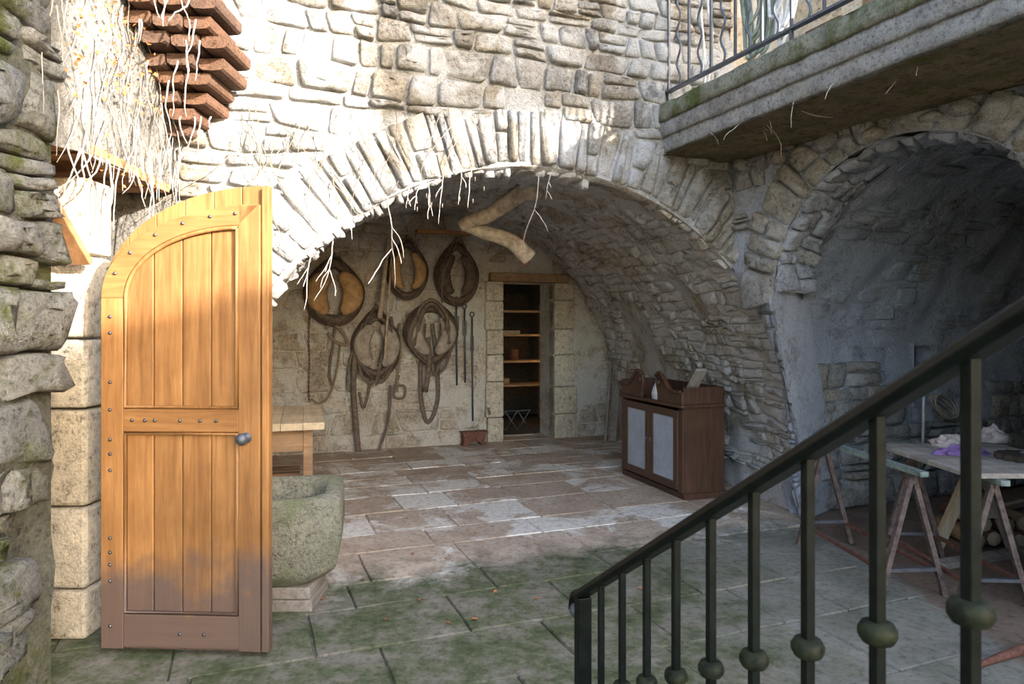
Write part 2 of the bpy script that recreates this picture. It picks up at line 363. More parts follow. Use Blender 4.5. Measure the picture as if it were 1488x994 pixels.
def cells(a0, a1, b0, b1, wr, hr, seed, wave=.03, gap=.006, ok=None, split=.15, rows=None):
    r = random.Random(seed); bs = rows or [b0]
    while not rows and bs[-1] < b1: bs.append(bs[-1] + r.uniform(*hr))
    def B(j, a): return bs[j] + wave * (noise.noise(V((a * 1.7, j * 7.7, seed))) + .6 * noise.noise(V((a * 4.6, j * 3.1, seed + 5.5))))
    out = []
    for j in range(len(bs) - 1):
        js = [a0]
        while js[-1] < a1: js.append(js[-1] + r.uniform(*wr))
        sl = [r.uniform(-.22, .22) * min(bs[j + 1] - bs[j], wr[0] * 1.3) for _ in js]
        for i in range(len(js) - 1):
            l0, l1, r0, r1_ = js[i] - sl[i], js[i] + sl[i], js[i + 1] - sl[i + 1], js[i + 1] + sl[i + 1]
            def quad(t0, t1):
                f = lambda x, t: (x, B(j, x) + (B(j + 1, x) - B(j, x)) * t); L = lambda t: l0 + (l1 - l0) * t; R = lambda t: r0 + (r1_ - r0) * t
                m = lambda t: (L(t) + R(t)) / 2 + r.uniform(-.1, .1) * (r0 - l0)
                return [f(L(t0), t0), f(m(t0), t0), f(R(t0), t0), f(R(t1), t1), f(m(t1), t1), f(L(t1), t1)]
            qs_ = [quad(0, 1)]
            if r.random() < split: k = r.uniform(.35, .65); qs_ = [quad(0, k), quad(k, 1)]
            for q in qs_:
                ca = sum(p[0] for p in q) / 6; cb = sum(p[1] for p in q) / 6; ww = q[2][0] - q[0][0]; hh = abs(q[4][1] - q[1][1])
                if hh < .02 or ww < .02 or (ok and not ok(ca, cb, ww, hh)): continue
                ch = []
                for k in range(6):
                    p, n = q[k], q[(k + 1) % 6]; ch += [(p[0] * .86 + n[0] * .14, p[1] * .86 + n[1] * .14), (p[0] * .14 + n[0] * .86, p[1] * .14 + n[1] * .86)]
                gx = max(.5, 1 - 2 * gap / ww); gy = max(.5, 1 - 2 * gap / hh)
                out.append((ca, cb, [((x - ca) * gx * r.uniform(.95, 1), (y - cb) * gy * r.uniform(.95, 1)) for x, y in ch]))
    return out
def lay_cells(parent, cs, fn, name, mat, dep=(.03, .06), limit=300, tilt=.12, crag=.25):
    # fn(a, b, h): a point h above the surface. The stones that show largest are parts, the rest one joined part
    items = []
    for ca, cb, poly in cs:
        c = fn(ca, cb, 0); n = fn(ca, cb, .1) - c; sz = 0
        if c.y > .4:
            px = CX + F * c.x / c.y; py = HY - F * (c.z - EYE) / c.y
            if -60 < px < 1550 and -60 < py < 1055:
                ar = abs(sum(poly[i][0] * poly[i - 1][1] - poly[i - 1][0] * poly[i][1] for i in range(len(poly))))
                sz = ar / c.y ** 2 * max(.02, -n.normalized().dot((c - V((0, 0, EYE))).normalized()))
        items.append((sz, ca, cb, poly))
    items.sort(key=lambda t: -t[0]); rest = MB()
    for k, (sz, ca, cb, poly) in enumerate(items):
        d = U(*dep); tx, ty = U(-tilt, tilt), U(-tilt, tilt); n = len(poly); mb = MB(); vs_ = []; c0 = fn(ca, cb, 0)
        for sc, h in ((1, -.5), (.985, .5), (.87, .92), (.45, 1)):
            for x, y in poly: vs_.append(fn(ca + x * sc, cb + y * sc, d * (h + (U(-crag, crag) if h > 0 else 0)) + ((tx * x + ty * y) * sc if h > 0 else 0)))
        fs = [(j * n + i, j * n + (i + 1) % n, (j + 1) * n + (i + 1) % n, (j + 1) * n + i) for j in range(3) for i in range(n)] + [tuple(3 * n + i for i in range(n))]
        if k < limit and sz > 0:
            o = MB().add([p - c0 for p in vs_], fs, True).build(name, mat, parent, recalc=False); o.location = c0
        else: rest.add(vs_, fs, True)
    if rest.v:
        o = rest.build(name + '_filling', mat, parent, recalc=False); o['kind'] = 'stuff'
def frame_rot(u, v, t): return u * math.cos(t) + v * math.sin(t), v * math.cos(t) - u * math.sin(t)
UP = V((0, 0, 1))

# ------------------------------------------------------------------ the yard's frame: the arched wall A
A0 = V((-2.05, 4.2, 0)); DA = V((.9329, .3601, 0)); NA = V((.3601, -.9329, 0))      # along A, and out of A towards the yard
def A(s, z, out=0.0): return A0 + DA * s + NA * out + UP * z
def onA(x, y, out=0.0):
    r = (x - CX) / F; o = A0 + NA * out
    t = (o.y - o.x * DA.y / DA.x) / (1 - r * DA.y / DA.x); return P(x, y, t)
def A_s(p): return (p - A0).dot(DA)
AR, AC, AZ = 2.37, 2.46, .41                        # main arch: radius, centre along A, centre height
S_END = 4.15                                        # corner with the right wall (at balcony height)
def arch_z(s):
    d = abs(s - AC); return AZ + math.sqrt(AR * AR - d * d) if d < AR else 0
BK0 = V((0, 9.65, 0)); DB = V((.9394, .3420, 0)); NB = V((.3420, -.9394, 0))
def onB(x, y, out=0.0):
    r = (x - CX) / F; o = BK0 + NB * out; k = DB.y / DB.x
    t = (o.y - o.x * k) / (1 - r * k); return P(x, y, t)
BC = V((-1.03, 9.275, 0)); BR, BZ = 2.72, .45       # back end of the vault
def vault(th, v):                                   # th: 0 right foot .. pi left foot, v: 0 front .. 1 back
    def ring(c, d, R, zc):
        if th < 0: return c + d * R + UP * (zc + th)
        if th > math.pi: return c - d * R + UP * (zc - (th - math.pi))
        return c + d * (R * math.cos(th)) + UP * (zc + R * math.sin(th))
    return ring(A0 + DA * AC, DA, AR, AZ).lerp(ring(BC, DB, BR, BZ), v)
def corner(z):                                      # corner line between A and the right wall, following the arch down
    z2 = max(z, AZ); s = max(S_END, AC + math.sqrt(max(0, AR * AR - (z2 - AZ) ** 2)) if z2 < AZ + AR else 0)
    return A(min(s, AC + AR), z)
C0 = A(S_END, 0); DW = V((.5, -.866, 0)); NW = V((-.866, -.5, 0))                   # right wall
WC, WR, WZ = 1.4, .98, 1.87
P0 = V((2.60, 6.0, 0)); DV = V((.93, .36, 0)).normalized(); NV = V((.36, -.93, 0)).normalized()
def edge_left(z):                                   # left edge of the right-hand opening
    top = C0 + DW * (WC - WR); low = V((2.50, 5.80, 0)); t = min(1, max(0, z / 1.95)); t = t * t * (3 - 2 * t)
    q = low.lerp(top, t); return V((q.x, q.y, z))

# ------------------------------------------------------------------ floor
fl = MB().grid(lambda a, b: V((a, b, -.012 + .008 * N((a, b, 0), 1.7))), lin(-9, 9, 60), lin(-10, 16, 70)).build('floor', M['paver'])
tag(fl, 'worn stone paving with moss in front and bare brown earth at the right', 'floor', kind='structure')
st = []; r1 = random.Random(3)
b = -4.6
while b < 5.3:
    h = r1.uniform(.34, .62); a = -2.6 - r1.uniform(0, .5)
    while a < 5.3:
        ww = r1.uniform(.42, .95); ca, cb = a + ww / 2, b + h / 2; p = A(ca, 0, -cb)
        bare = (ca > 4.0 and cb > -1.6 and cb < 3 and ca > 4.75 - .0 * cb) or (p.x > 2.0 and p.y < 5.6 and ca + cb * .2 > 4.05)
        lim = vault(0, min(1, max(0, cb / 4.5)))
        if cb > 0 and p.x > lim.x + .1: bare = True
        if not bare:
            u, v = frame_rot(DA, -NA, r1.uniform(-.012, .012))
            st.append((p + UP * (-.026 + r1.uniform(-.003, .003)), u, v, UP, ww / 2 - .001, h / 2 - .001, .028))
        a += ww
    b += h
lay(fl, st, 'paving_slab', M['paver'], FLAT)

# ------------------------------------------------------------------ arched wall A
def A_pt(s, t):                                     # t 0..1 from the arch (or floor) to the top
    z0 = arch_z(s); z = z0 + (5.4 - z0) * t
    p = A(s, z, 0); return p + NA * (.028 * N(p, 3.1) + .015 * N(p, 9)) * (0 if t == 0 else 1)
us = sorted(set(lin(-.02, AC - AR + 1e-4, 3) + [AC - AR * math.cos(q) for q in lin(.01, math.pi - .01, 90)]))
us = [s for s in us if s <= S_END] + [S_END]
wa = MB().grid(A_pt, us, [0, .04, .08] + lin(.13, 1, 44))
wa = wa.build('wall_front', M['facade_mortar'])
tag(wa, 'tall rubble stone wall with a wide round arch, sunlit at its left', 'wall', kind='structure')
def okA(a, z, ww, hh):
    if a < .03 or a > S_END - .05: return False
    d = math.hypot(a - AC, z - AZ)
    return d > AR + .34 + hh * .5 + .07 * math.sin(a * 9)
lay_cells(wa, cells(.0, S_END, .9, 5.3, (.1, .38), (.085, .2), 11, .045, .007, okA, .2), lambda a, b, h: A(a, b, h - .006), 'wall_stone', M['facade_stone'], (.022, .06))
def polarA(a, b, h): q = a / AR; return A(AC, AZ, h - .01) + (DA * math.cos(q) + UP * math.sin(q)) * (AR + b)
vc = cells(.32 * AR, (math.pi - .25) * AR, 0, 1, (.055, .15), (1, 1), 12, .05, .005, lambda a, b, w_, h_: A_s(polarA(a, b, 0)) < S_END + .1, .22, [.005, .43])
lay_cells(wa, vc, polarA, 'voussoir', M['voussoir'], (.03, .075))

# ------------------------------------------------------------------ the barrel vault behind the arch
def vault_pt(th, v):
    p = vault(th, v); e = .0 if v < .01 else 1
    c = (A0 + DA * AC + UP * AZ).lerp(BC + UP * BZ, v); n = (c - p).normalized()
    return p + n * e * (.05 * N(p, 1.6) + .03 * N(p, 5) + .012 * N(p, 14))
va = MB().grid(vault_pt, [-.45, -.2] + lin(0, math.pi, 110) + [math.pi + .2, math.pi + .45], lin(0, 1, 100) + [1.05]).build('ceiling', M['vault_base'], recalc=False)
tag(va, 'rough stone barrel vault running back behind the arch', 'vault', kind='structure')
def vault_map(a, b, h):
    v = a / 4.55; th = b / 2.5; p = vault(th, v); c = (A0 + DA * AC + UP * AZ).lerp(BC + UP * BZ, v)
    if th < 0 or th > math.pi: c.z = p.z
    n = (c - p).normalized(); return p + n * (h + .05 * N(p, 1.6) + .02 * N(p, 5))
lay_cells(va, cells(.02, 4.48, -.4, math.pi * 2.5 + .3, (.1, .42), (.06, .15), 13, .035, .003, lambda a, b, w_, h_: a + w_ / 2 < 4.5 and N((a, b, 3), 1.1) > -.28, .15), vault_map, 'vault_stone', M['vault_stone'], (.012, .045), 300, .2, .4)

# ------------------------------------------------------------------ back wall with the doorway
D_L, D_R, D_T = (onB(730, 640) - BK0).dot(DB), (onB(804, 640) - BK0).dot(DB), 2.23
def Bk(s, z, out=0.0): return BK0 + DB * s + NB * out + UP * z
def bk_pt(s, z):
    p = Bk(s, z); e = 0 if (abs(s - D_L) < .01 or abs(s - D_R) < .01) and z < D_T + .01 else 1
    return p + NB * e * (.03 * N(p, 2) + .015 * N(p, 7))
ss = sorted(lin(-4.2, D_L, 60) + lin(D_L, D_R, 8)[1:] + lin(D_R, 2.6, 36)[1:]); zs = lin(-.1, D_T, 40) + lin(D_T, 3.7, 26)[1:]
wb = MB().grid(bk_pt, ss, zs, lambda a, b: D_L < a < D_R and b < D_T)
for s0, s1 in ((D_L, D_L), (D_R, D_R)):
    wb.add([Bk(s0, -.05, 0), Bk(s0, D_T, 0), Bk(s0, D_T, -.5), Bk(s0, -.05, -.5)], [(0, 1, 2, 3)])
wb.add([Bk(D_L, D_T, 0), Bk(D_R, D_T, 0), Bk(D_R, D_T, -.5), Bk(D_L, D_T, -.5)], [(0, 1, 2, 3)])
wb = wb.build('wall_back', M['back_base'])
tag(wb, 'back wall of large cut blocks with a narrow dark doorway', 'wall', kind='structure')
def okB(a, z, ww, hh): return not (D_L - .32 - ww / 2 < a < D_R + .36 + ww / 2 and z - hh / 2 < D_T + .14)
lay_cells(wb, cells(-4, 2.5, 0, 3.5, (.22, .6), (.18, .33), 14, .025, .006, okB, .18), lambda a, b, h: Bk(a, b, h - .004), 'wall_block', M['back_stone'], (.015, .035), 300, .06)
st = []
for side, wd in ((-1, .26), (1, .33)):
    z = 0
    while z < D_T - .02:
        h = min(U(.3, .5), D_T - z); w2 = wd * U(.85, 1.1)
        s = D_L - w2 / 2 if side < 0 else D_R + w2 / 2
        MB().box(Bk(s, z + h / 2, -.05), w2, h - .008, .22, (DB, UP, NB)).build('jamb_block', M['quoin'], wb, .018); z += h
MB().box(Bk((D_L + D_R) / 2, D_T + .06, .02), D_R - D_L + .4, .12, .16, (DB, UP, NB)).build('lintel_beam', M['old_wood'], wb, .01)

# the store room behind the doorway
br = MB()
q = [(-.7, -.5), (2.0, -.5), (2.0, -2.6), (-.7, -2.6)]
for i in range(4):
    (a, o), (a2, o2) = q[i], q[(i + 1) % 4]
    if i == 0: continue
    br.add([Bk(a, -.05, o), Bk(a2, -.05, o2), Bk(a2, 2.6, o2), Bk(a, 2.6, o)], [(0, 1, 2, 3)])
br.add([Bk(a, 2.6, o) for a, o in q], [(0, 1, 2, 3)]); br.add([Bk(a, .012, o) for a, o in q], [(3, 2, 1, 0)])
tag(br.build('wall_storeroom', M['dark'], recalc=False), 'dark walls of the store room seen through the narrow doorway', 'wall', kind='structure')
sh = thing('storage_shelf', 'wooden shelving in the dark store room behind the doorway', 'shelf', Bk(.55, .012, -1.9))
def loc(o, p): return V(p) - o.location
def rel(mb, o):                                      # make a mesh relative to its thing's place (unrotated things)
    for i, p in enumerate(mb.v): mb.v[i] = p - o.location
    return mb
for z in (.62, 1.02, 1.46, 1.86): rel(MB().box(Bk(.55, z, -1.9), 1.5, .035, .42, (DB, UP, NB)), sh).build('shelf_board', M['old_wood'], sh, .004)
for s in (-.18, 1.28):
    for o in (-1.72, -2.08): rel(MB().box(Bk(s, 1.0, o), .05, 1.98, .05, (DB, UP, NB)), sh).build('upright', M['old_wood'], sh)
goods = [(.1, 1.46, 'black crate of tools on a storeroom shelf under the light', 'dark', .34, .16), (.62, 1.46, 'long offcut of pale timber on the upper storeroom shelf', 'pale_wood', .4, .07), (.3, 1.02, 'folded tan sack on the middle storeroom shelf', 'leather_tan', .32, .13),
         (.72, 1.02, 'rusty metal tin on the middle storeroom shelf', 'rust', .16, .18), (.35, .62, 'wide wooden tray on the lowest storeroom shelf', 'old_wood', .5, .1), (.2, 1.86, 'small old wooden box on the top storeroom shelf', 'old_wood', .25, .14)]
for nm, (s, z, lb, mt, ww, h) in zip(('tool_crate', 'timber_offcut', 'folded_sack', 'metal_tin', 'wooden_tray', 'wooden_box'), goods):
    c = Bk(s, z + .0175, -1.9); mb = MB()
    if nm == 'metal_tin': mb.lathe([(ww / 2, 0), (ww / 2, h * .9), (ww / 2 + .006, h * .92), (ww / 2 + .006, h)], c)
    elif nm == 'folded_sack':
        for k in range(3): mb.lathe([(ww * .42, k * h / 3), (ww * .5, k * h / 3 + h * .1), (ww * .5, k * h / 3 + h * .25), (ww * .4, (k + 1) * h / 3)], c + DB * .01 * k)
    elif nm == 'timber_offcut': mb.bar(c + UP * .03 - DB * .2, c + UP * .03 + DB * .2, .09, .06)
    else:
        mb.box(c + UP * .01, ww, .02, .26, (DB, UP, NB))
        for sg in (-1, 1):
            mb.box(c + UP * h / 2 + DB * (sg * (ww / 2 - .008)), .016, h, .26, (DB, UP, NB)); mb.box(c + UP * h / 2 + NB * (sg * .122), ww, h, .016, (DB, UP, NB))
    tag(mb.build(nm, M[mt]), lb, nm.split('_')[-1])
bl = thing('light_bulb', 'warm lit bulb hanging in the dark store room', 'lamp', Bk(1.25, 1.4, -1.2))
rel(MB().lathe([(.012, -.01), (.03, .02), (.034, .05), (.016, .09), (.016, .12)], Bk(1.25, 1.2, -1.2)), bl).build('bulb', M['bulb'], bl)
rel(MB().tube([Bk(1.25, 1.32, -1.2), Bk(1.25, 2.6, -1.2)], .006, 6), bl).build('cord', M['dark'], bl)
ld = bpy.data.lights.new('bulb_light', 'POINT'); ld.energy = 3; ld.color = (1, .6, .25); ld.shadow_soft_size = .04
lo = bpy.data.objects.new('bulb_light', ld); C.objects.link(lo); lo.location = Bk(1.25, 1.2, -1.2)
cr = thing('folding_rack', 'blue grey metal rack with crossed legs inside the doorway', 'rack', Bk(.3, 0, -.8))
for k in range(3):
    c = Bk(.1 + .2 * k, .012, -.85)
    for sg in (-1, 1): rel(MB().tube([c - DB * .1 * sg, c + DB * .1 * sg + UP * .3], .008, 6), cr).build('crossed_leg', M['iron_grey'], cr)
rel(MB().tube([Bk(0, .31, -.85), Bk(.62, .31, -.85)], .008, 6), cr).build('top_rail', M['iron_grey'], cr)

# ------------------------------------------------------------------ right wall with its arch (under the balcony)
def Wp(w_, z, out=0.0): return C0 + DW * w_ + NW * out + UP * z
def w_low(w_):                                      # arch underside at w_
    d = abs(w_ - WC); return WZ + math.sqrt(max(0, WR * WR - d * d)) if d < WR else 0
rw = MB()
def pier(a, z):                                     # narrow pier between the two arches
    p = corner(z).lerp(edge_left(z), a); m = math.sin(math.pi * min(1, max(0, a)))
    return p + NW * (.06 * m * N(p, 2.1) + .03 * m * N(p, 5) + .05 * m)
rw.grid(pier, lin(0, 1, 14), lin(-.05, WZ, 40))
def over(w_, t):
    z0 = max(WZ, w_low(w_)); z = z0 + (2.96 - z0) * t; p = Wp(w_, z)
    c = corner(z); p = p + (c - Wp(0, z)) * max(0, 1 - w_ / .4) if z < 2.1 else p
    return p + NW * (.03 * N(p, 3) + .015 * N(p, 9)) * min(1, w_ / .15)
rw.grid(over, lin(0, WC - WR, 8) + [WC - WR * math.cos(q) for q in lin(.03, math.pi, 40)], lin(0, 1, 14))
rw.grid(lambda a, z: Wp(a, z) + NW * .02 * N(Wp(a, z), 3), lin(WC + WR, 5.2, 12), lin(-.05, 2.96, 18))
# thickness of the arch
def rev(q, d):
    p = Wp(WC + WR * math.cos(q), WZ + WR * math.sin(q)) - NW * d; return p - (DW * math.cos(q) + UP * math.sin(q)) * (.06 * N(p, 4) + .03 * N(p, 9))
rw.grid(rev, lin(0, math.pi, 40), lin(0, .34, 5))
rw.grid(lambda z, d: edge_left(z) - NW * d + V((0, .25 * d, 0)), lin(-.05, WZ, 24), lin(0, .5, 5))
rw.grid(lambda z, d: Wp(WC + WR, z) - NW * d, lin(-.05, WZ, 12), lin(0, .4, 4))
def alc_front(z):
    q = math.asin(min(1, max(0, (z - 1.45) / 1.52))); return P0 - DV * .1 + NV * (1.9 * (1 - math.cos(q)) - .07) + UP * (z + .03)
rw.grid(lambda q, t: (rev(q, .34)).lerp(alc_front(WZ + WR * math.sin(q)), t), lin(math.pi / 2 - .25, math.pi + .06, 30), lin(0, 1, 9))
rw.grid(lambda z, t: (edge_left(z) - NW * .48 + V((0, .12, 0))).lerp(alc_front(z), t), lin(-.05, WZ + .05, 20), lin(0, 1, 4))
rw.grid(lambda z, t: corner(z) + (DA * .1 - NA * .4) * t, lin(-.05, 3.0, 36), lin(0, 1, 2))
rw.prism([V((2.47, 6.12, -.05)), V((1.78, 10.4, -.05)), V((5.6, 7.5, -.05))], UP * 3.3)  # unseen wedge added behind the pier to keep sky light from leaking
rw = rw.build('wall_right', M['blue_plaster'], recalc=False)
tag(rw, 'bluish plastered stone wall with a dark arched alcove under the balcony', 'wall', kind='structure')
def polarW(a, b, h): q = a / WR; return Wp(WC, WZ, h - .012) + (DW * math.cos(q) + UP * math.sin(q)) * (WR + b * (1 - .45 * math.sin(q) ** 6))
lay_cells(rw, cells(.05, math.pi * WR, 0, 1, (.09, .26), (1, 1), 21, .05, .006, None, .2, [.0, .34]), polarW, 'voussoir', M['voussoir'], (.035, .09))
def pierW(a, b, h):                                  # stones of the narrow pier, tucked round its edges
    t = min(1, max(0, a)); n = (NW * .9 + V((0, -.25, 0))).normalized(); return pier(t, min(b, WZ)) + UP * max(0, b - WZ) + n * h
lay_cells(rw, [(c, d, [(x, y) for x, y in p]) for c, d, p in cells(0.02, .98, .05, WZ - .05, (.3, .55), (.08, .2), 22, .03, .006, None, .2)], pierW, 'wall_stone', M['plaster_flake'], (.02, .05))
def revW(a, b, h): q = math.pi - a / WR; return rev(q, b) - (DW * math.cos(q) + UP * math.sin(q)) * h
lay_cells(rw, cells(.0, 2.6, .02, .36, (.09, .24), (.12, .22), 23, .02, .004), revW, 'soffit_stone', M['plaster_flake'], (.02, .06))
def loftW(a, b, h):
    q = math.pi - a / WR; z = WZ + WR * math.sin(q); p = rev(q, .34).lerp(alc_front(z), b / .5); return p + NW * 0 - (DW * math.cos(q) + UP * math.sin(q)) * h
lay_cells(rw, cells(.0, 1.5, .0, .5, (.1, .26), (.1, .2), 24, .02, .004), loftW, 'soffit_stone', M['plaster_flake'], (.02, .05))
lay_cells(rw, cells(.03, .95, 1.9, 2.95, (.1, .26), (.09, .19), 26, .03, .007, lambda a, b, w_, h_: math.hypot(a - WC, b - WZ) > WR + .36 + h_ / 2 and a > .1, .2), lambda a, b, h: Wp(a, b, h), 'wall_stone', M['alcove_stone'], (.02, .06))
st = []
for k in range(14): st.append((Wp(.1 + .19 * k, 2.9 + U(-.02, .02), -.02), DW, UP, NW, U(.07, .1), U(.04, .07), U(.06, .12)))
lay(rw, st, 'wall_stone', M['alcove_stone'])

# alcove behind the right arch: back wall bending over into its vault
def alc(k, t):                                      # t in 0..1 is the wall, 1..2 the vault
    if t <= 1: p = P0 + DV * k + UP * (-.05 + 1.5 * t)
    else:
        q = (t - 1) * math.pi / 2; p = P0 + DV * k + NV * (1.9 * (1 - math.cos(q))) + UP * (1.45 + 1.52 * math.sin(q))
    f = .045 * N(p, 1.9) + .03 * N(p, 5) + .012 * N(p, 13)
    f += .05 * max(0, N(p, 2.6, 9.1) - .12) * (1 if t > .5 else 0)
    return p + NV * f - UP * f * max(0, t - 1)
NI0, NI1 = 1.22, 1.52
aw = MB().grid(alc, lin(-.22, NI0, 44) + lin(NI0, NI1, 5)[1:] + lin(NI1, 3.4, 50)[1:], lin(0, 2, 110), lambda k, t: NI0 < k < NI1 and .62 < t < .98)
c0 = P0 + DV * (NI0 + NI1) / 2
for sg in (NI0, NI1): aw.add([P0 + DV * sg + UP * z + NV * o for z, o in ((.86, .03), (1.45, .03), (1.45, -.3), (.86, -.3))], [(0, 1, 2, 3)])
aw.add([P0 + DV * k + UP * z - NV * .3 for k, z in ((NI0, .86), (NI1, .86), (NI1, 1.45), (NI0, 1.45))], [(0, 1, 2, 3)])
aw.add([P0 + DV * k + UP * .87 + NV * o for k, o in ((NI0, .03), (NI1, .03), (NI1, -.3), (NI0, -.3))], [(0, 1, 2, 3)])
e1 = P0 + DV * 3.3; aw.add([e1 - UP * .05, e1 + NV * 5 - UP * .05, e1 + NV * 5 + UP * 3, e1 + UP * 3], [(0, 1, 2, 3)])
cl = [P0 + DV * -.12 + NV * 1.88 + UP * 2.97, P0 + DV * 3.4 + NV * 1.88 + UP * 2.97, P0 + DV * 3.4 + NV * 5 + UP * 2.97, P0 + DV * -.12 + NV * 5 + UP * 2.97]
cl[0] = cl[0] - DV * .0
aw.add([P0 + DV * 3.4 + NV * 1.88 + UP * 2.97, P0 + DV * 3.4 + NV * 5 + UP * 2.97, Wp(5.2, 2.97, -.2), Wp(1.2, 2.97, -.2), P0 + DV * -.1 + NV * 1.0 + UP * 2.97], [(0, 1, 2, 3, 4)])
aw.add([Wp(5.2, -.05), Wp(5.2, 3), e1 + NV * 5 + UP * 3, e1 + NV * 5 - UP * .05], [(0, 1, 2, 3)])
aw = aw.build('wall_alcove', M['blue_plaster'], recalc=False)
tag(aw, 'alcove wall, bare blocks below and flaking blue plaster curving overhead', 'wall', kind='structure')
def alcU(a, b, h):
    t = 1 + b / 2.7 if b > 0 else 1 + b / 1.5; p = alc(a, t); e = .02; n = (alc(a + e, t) - alc(a - e, t)).cross(alc(a, t + e) - alc(a, t - e)).normalized(); return p - n * h if n.dot(NV) < 0 else p + n * h
lay_cells(aw, cells(-.1, 3.2, -.35, 2.5, (.14, .5), (.07, .2), 25, .04, .004, lambda a, b, w_, h_: N((a, b, 8), 1.5) > .05 and not (NI0 - .25 < a < NI1 + .25 and b < .1), .2), alcU, 'plaster_flake', M['plaster_flake'], (.004, .016), 300, .12, .6)
def okV(k, z, ww, hh): return not (NI0 - .02 - ww / 2 < k < NI1 + .02 + ww / 2 and .8 < z < 1.5) and z + hh / 2 < 1.12 + .25 * math.sin(k * 2.2 + .9)
lay_cells(aw, cells(-.05, 3.2, 0, 1.42, (.15, .42), (.12, .24), 15, .03, .007, okV, .15), lambda a, b, h: P0 + DV * a + UP * b + NV * (h + .01), 'wall_block', M['alcove_stone'], (.03, .07))

# ------------------------------------------------------------------ left wall with the doorway opening
XL = -2.05
lw = MB()
def left_near(y, z):
    p = V((XL, y, z)); k = .12 if y < 3.0 else 0
    return p + V((k * N(p, 1.4) + .07 * N(p, 3.2) * (1 if k else 0), 0, 0))
lw.grid(left_near, lin(-.6, 3.06, 60), lin(-.05, 5.5, 60))
lw.grid(lambda x, z: V((x, 3.06 + .05 * N((x, 3, z), 3), z)), lin(XL - .7, XL, 8), lin(-.05, 2.5, 22))
lw = lw.build('wall_left', M['left_base'], recalc=False)
tag(lw, 'mossy grey rubble wall close on the left', 'wall', kind='structure')
lay_cells(lw, cells(.6, 3.05, 0, 5, (.14, .45), (.13, .32), 16, .07, .004, lambda a, z, w_, h: a + w_ / 2 < 3.14, .3), lambda a, b, h: V((XL + h + .05 * N((a, b, 0), 1.4), a, b)), 'wall_stone', M['left_stone'], (.03, .09), 300, .14, .3)
SOF = 2.42
lu = MB()
def left_up(y, z):
    p = V((XL, y, z)); return p + V((.05 * N(p, 2.2) + .02 * N(p, 8), 0, .03 * N(p, 4) if z < SOF + .05 else 0))
lu.grid(left_up, lin(2.9, 4.25, 40), lin(SOF, 5.5, 60))
lu.add([V((XL - .75, 3.06, 2.5)), V((XL, 3.06, 2.5)), V((XL, 4.25, SOF)), V((XL - .75, 4.25, SOF))], [(0, 1, 2, 3)])
lu.add([V((XL - .75, 2.9, -.05)), V((XL - .75, 4.3, -.05)), V((XL - .75, 4.3, 2.6)), V((XL - .75, 2.9, 2.6))], [(0, 1, 2, 3)])
lu.grid(lambda x, z: V((x, 4.2 + .02 * N((x, 4, z), 4), z)), lin(XL - .75, XL + .02, 12), lin(-.05, SOF + .1, 30))
lu = lu.build('wall_over_door', M['left_upper'], recalc=False)
tag(lu, 'pale vine-covered wall above the left doorway', 'wall', kind='structure')
for i in range(7):                                  # lintel boards over the opening
    y = 3.12 + .155 * i
    MB().box((XL - .36, y, SOF + .05 - .066 * (y - 3.4)), .72, .146, .05).build('lintel_board', M['beam'], lu, .006)
# cut-stone jamb that the wooden door is hung on
jb = thing('trim_1', 'pale cut-stone jamb behind the hinge side of the wooden door', 'door jamb', (XL - .37, 3.62, 0), kind='structure')
z = 0; hs = [.26, .42, .5, .36, .43, .4]; ws = [.44, .5, .46, .52, .47, .5]
for h, ww in zip(hs, ws):
    c = V((-2.17 - ww / 2 + .0, 3.62, z + h / 2)); me = stone_mesh(BLOCK, rnd.randrange(12), 'quoin_stone', M['quoin'])
    mb = MB().box(c - jb.location, ww, .24, h - .012); o = mb.build('quoin_stone', M['quoin'], jb, .02); z += h
tag(MB().bar(P(72, 252, 3.05) + V((-.1, 0, 0)), P(122, 382, 3.44) + V((-.02, 0, 0)), .12, .035).build('leaning_board', M['beam'], None, .004), 'orange brown board wedged under the lintel beside the mossy wall', 'board')

# ------------------------------------------------------------------ tile corbel in the corner
co = thing('tile_corbel', 'stepped corbel of brown terracotta tiles high in the left corner', 'corbel', (XL, 4.2, 2.7))
def tile(c, ww, ln, h):
    o = [V((c.x + ww / 2 * x, c.y, c.z - h * z)) for x, z in ((-1, 0), (-1, .55), (-.93, .8), (-.7, .95), (0, 1.0), (.7, .95), (.93, .8), (1, .55), (1, 0))]
    return MB().prism(o, V((0, ln, 0)))
for i in range(12):
    y0 = 4.12 - .078 * i; z0 = 2.80 + .078 * i; nt_ = 1 if i < 2 else 2 if i < 4 else 3; tw = .15
    for k in range(nt_):
        x0 = XL + .06 + tw * k + (.06 if i % 2 else 0)
        ofs = .035 * k - .02
        yy = 4.2 + (x0 - XL) * .386 + .1
        rel(tile(V((x0, y0 + ofs + U(-.015, .015), z0 + U(-.006, .006))), tw * .95, max(.1, min(.34, yy - y0 - ofs)), .066), co).build('tile', M['brick'], co)

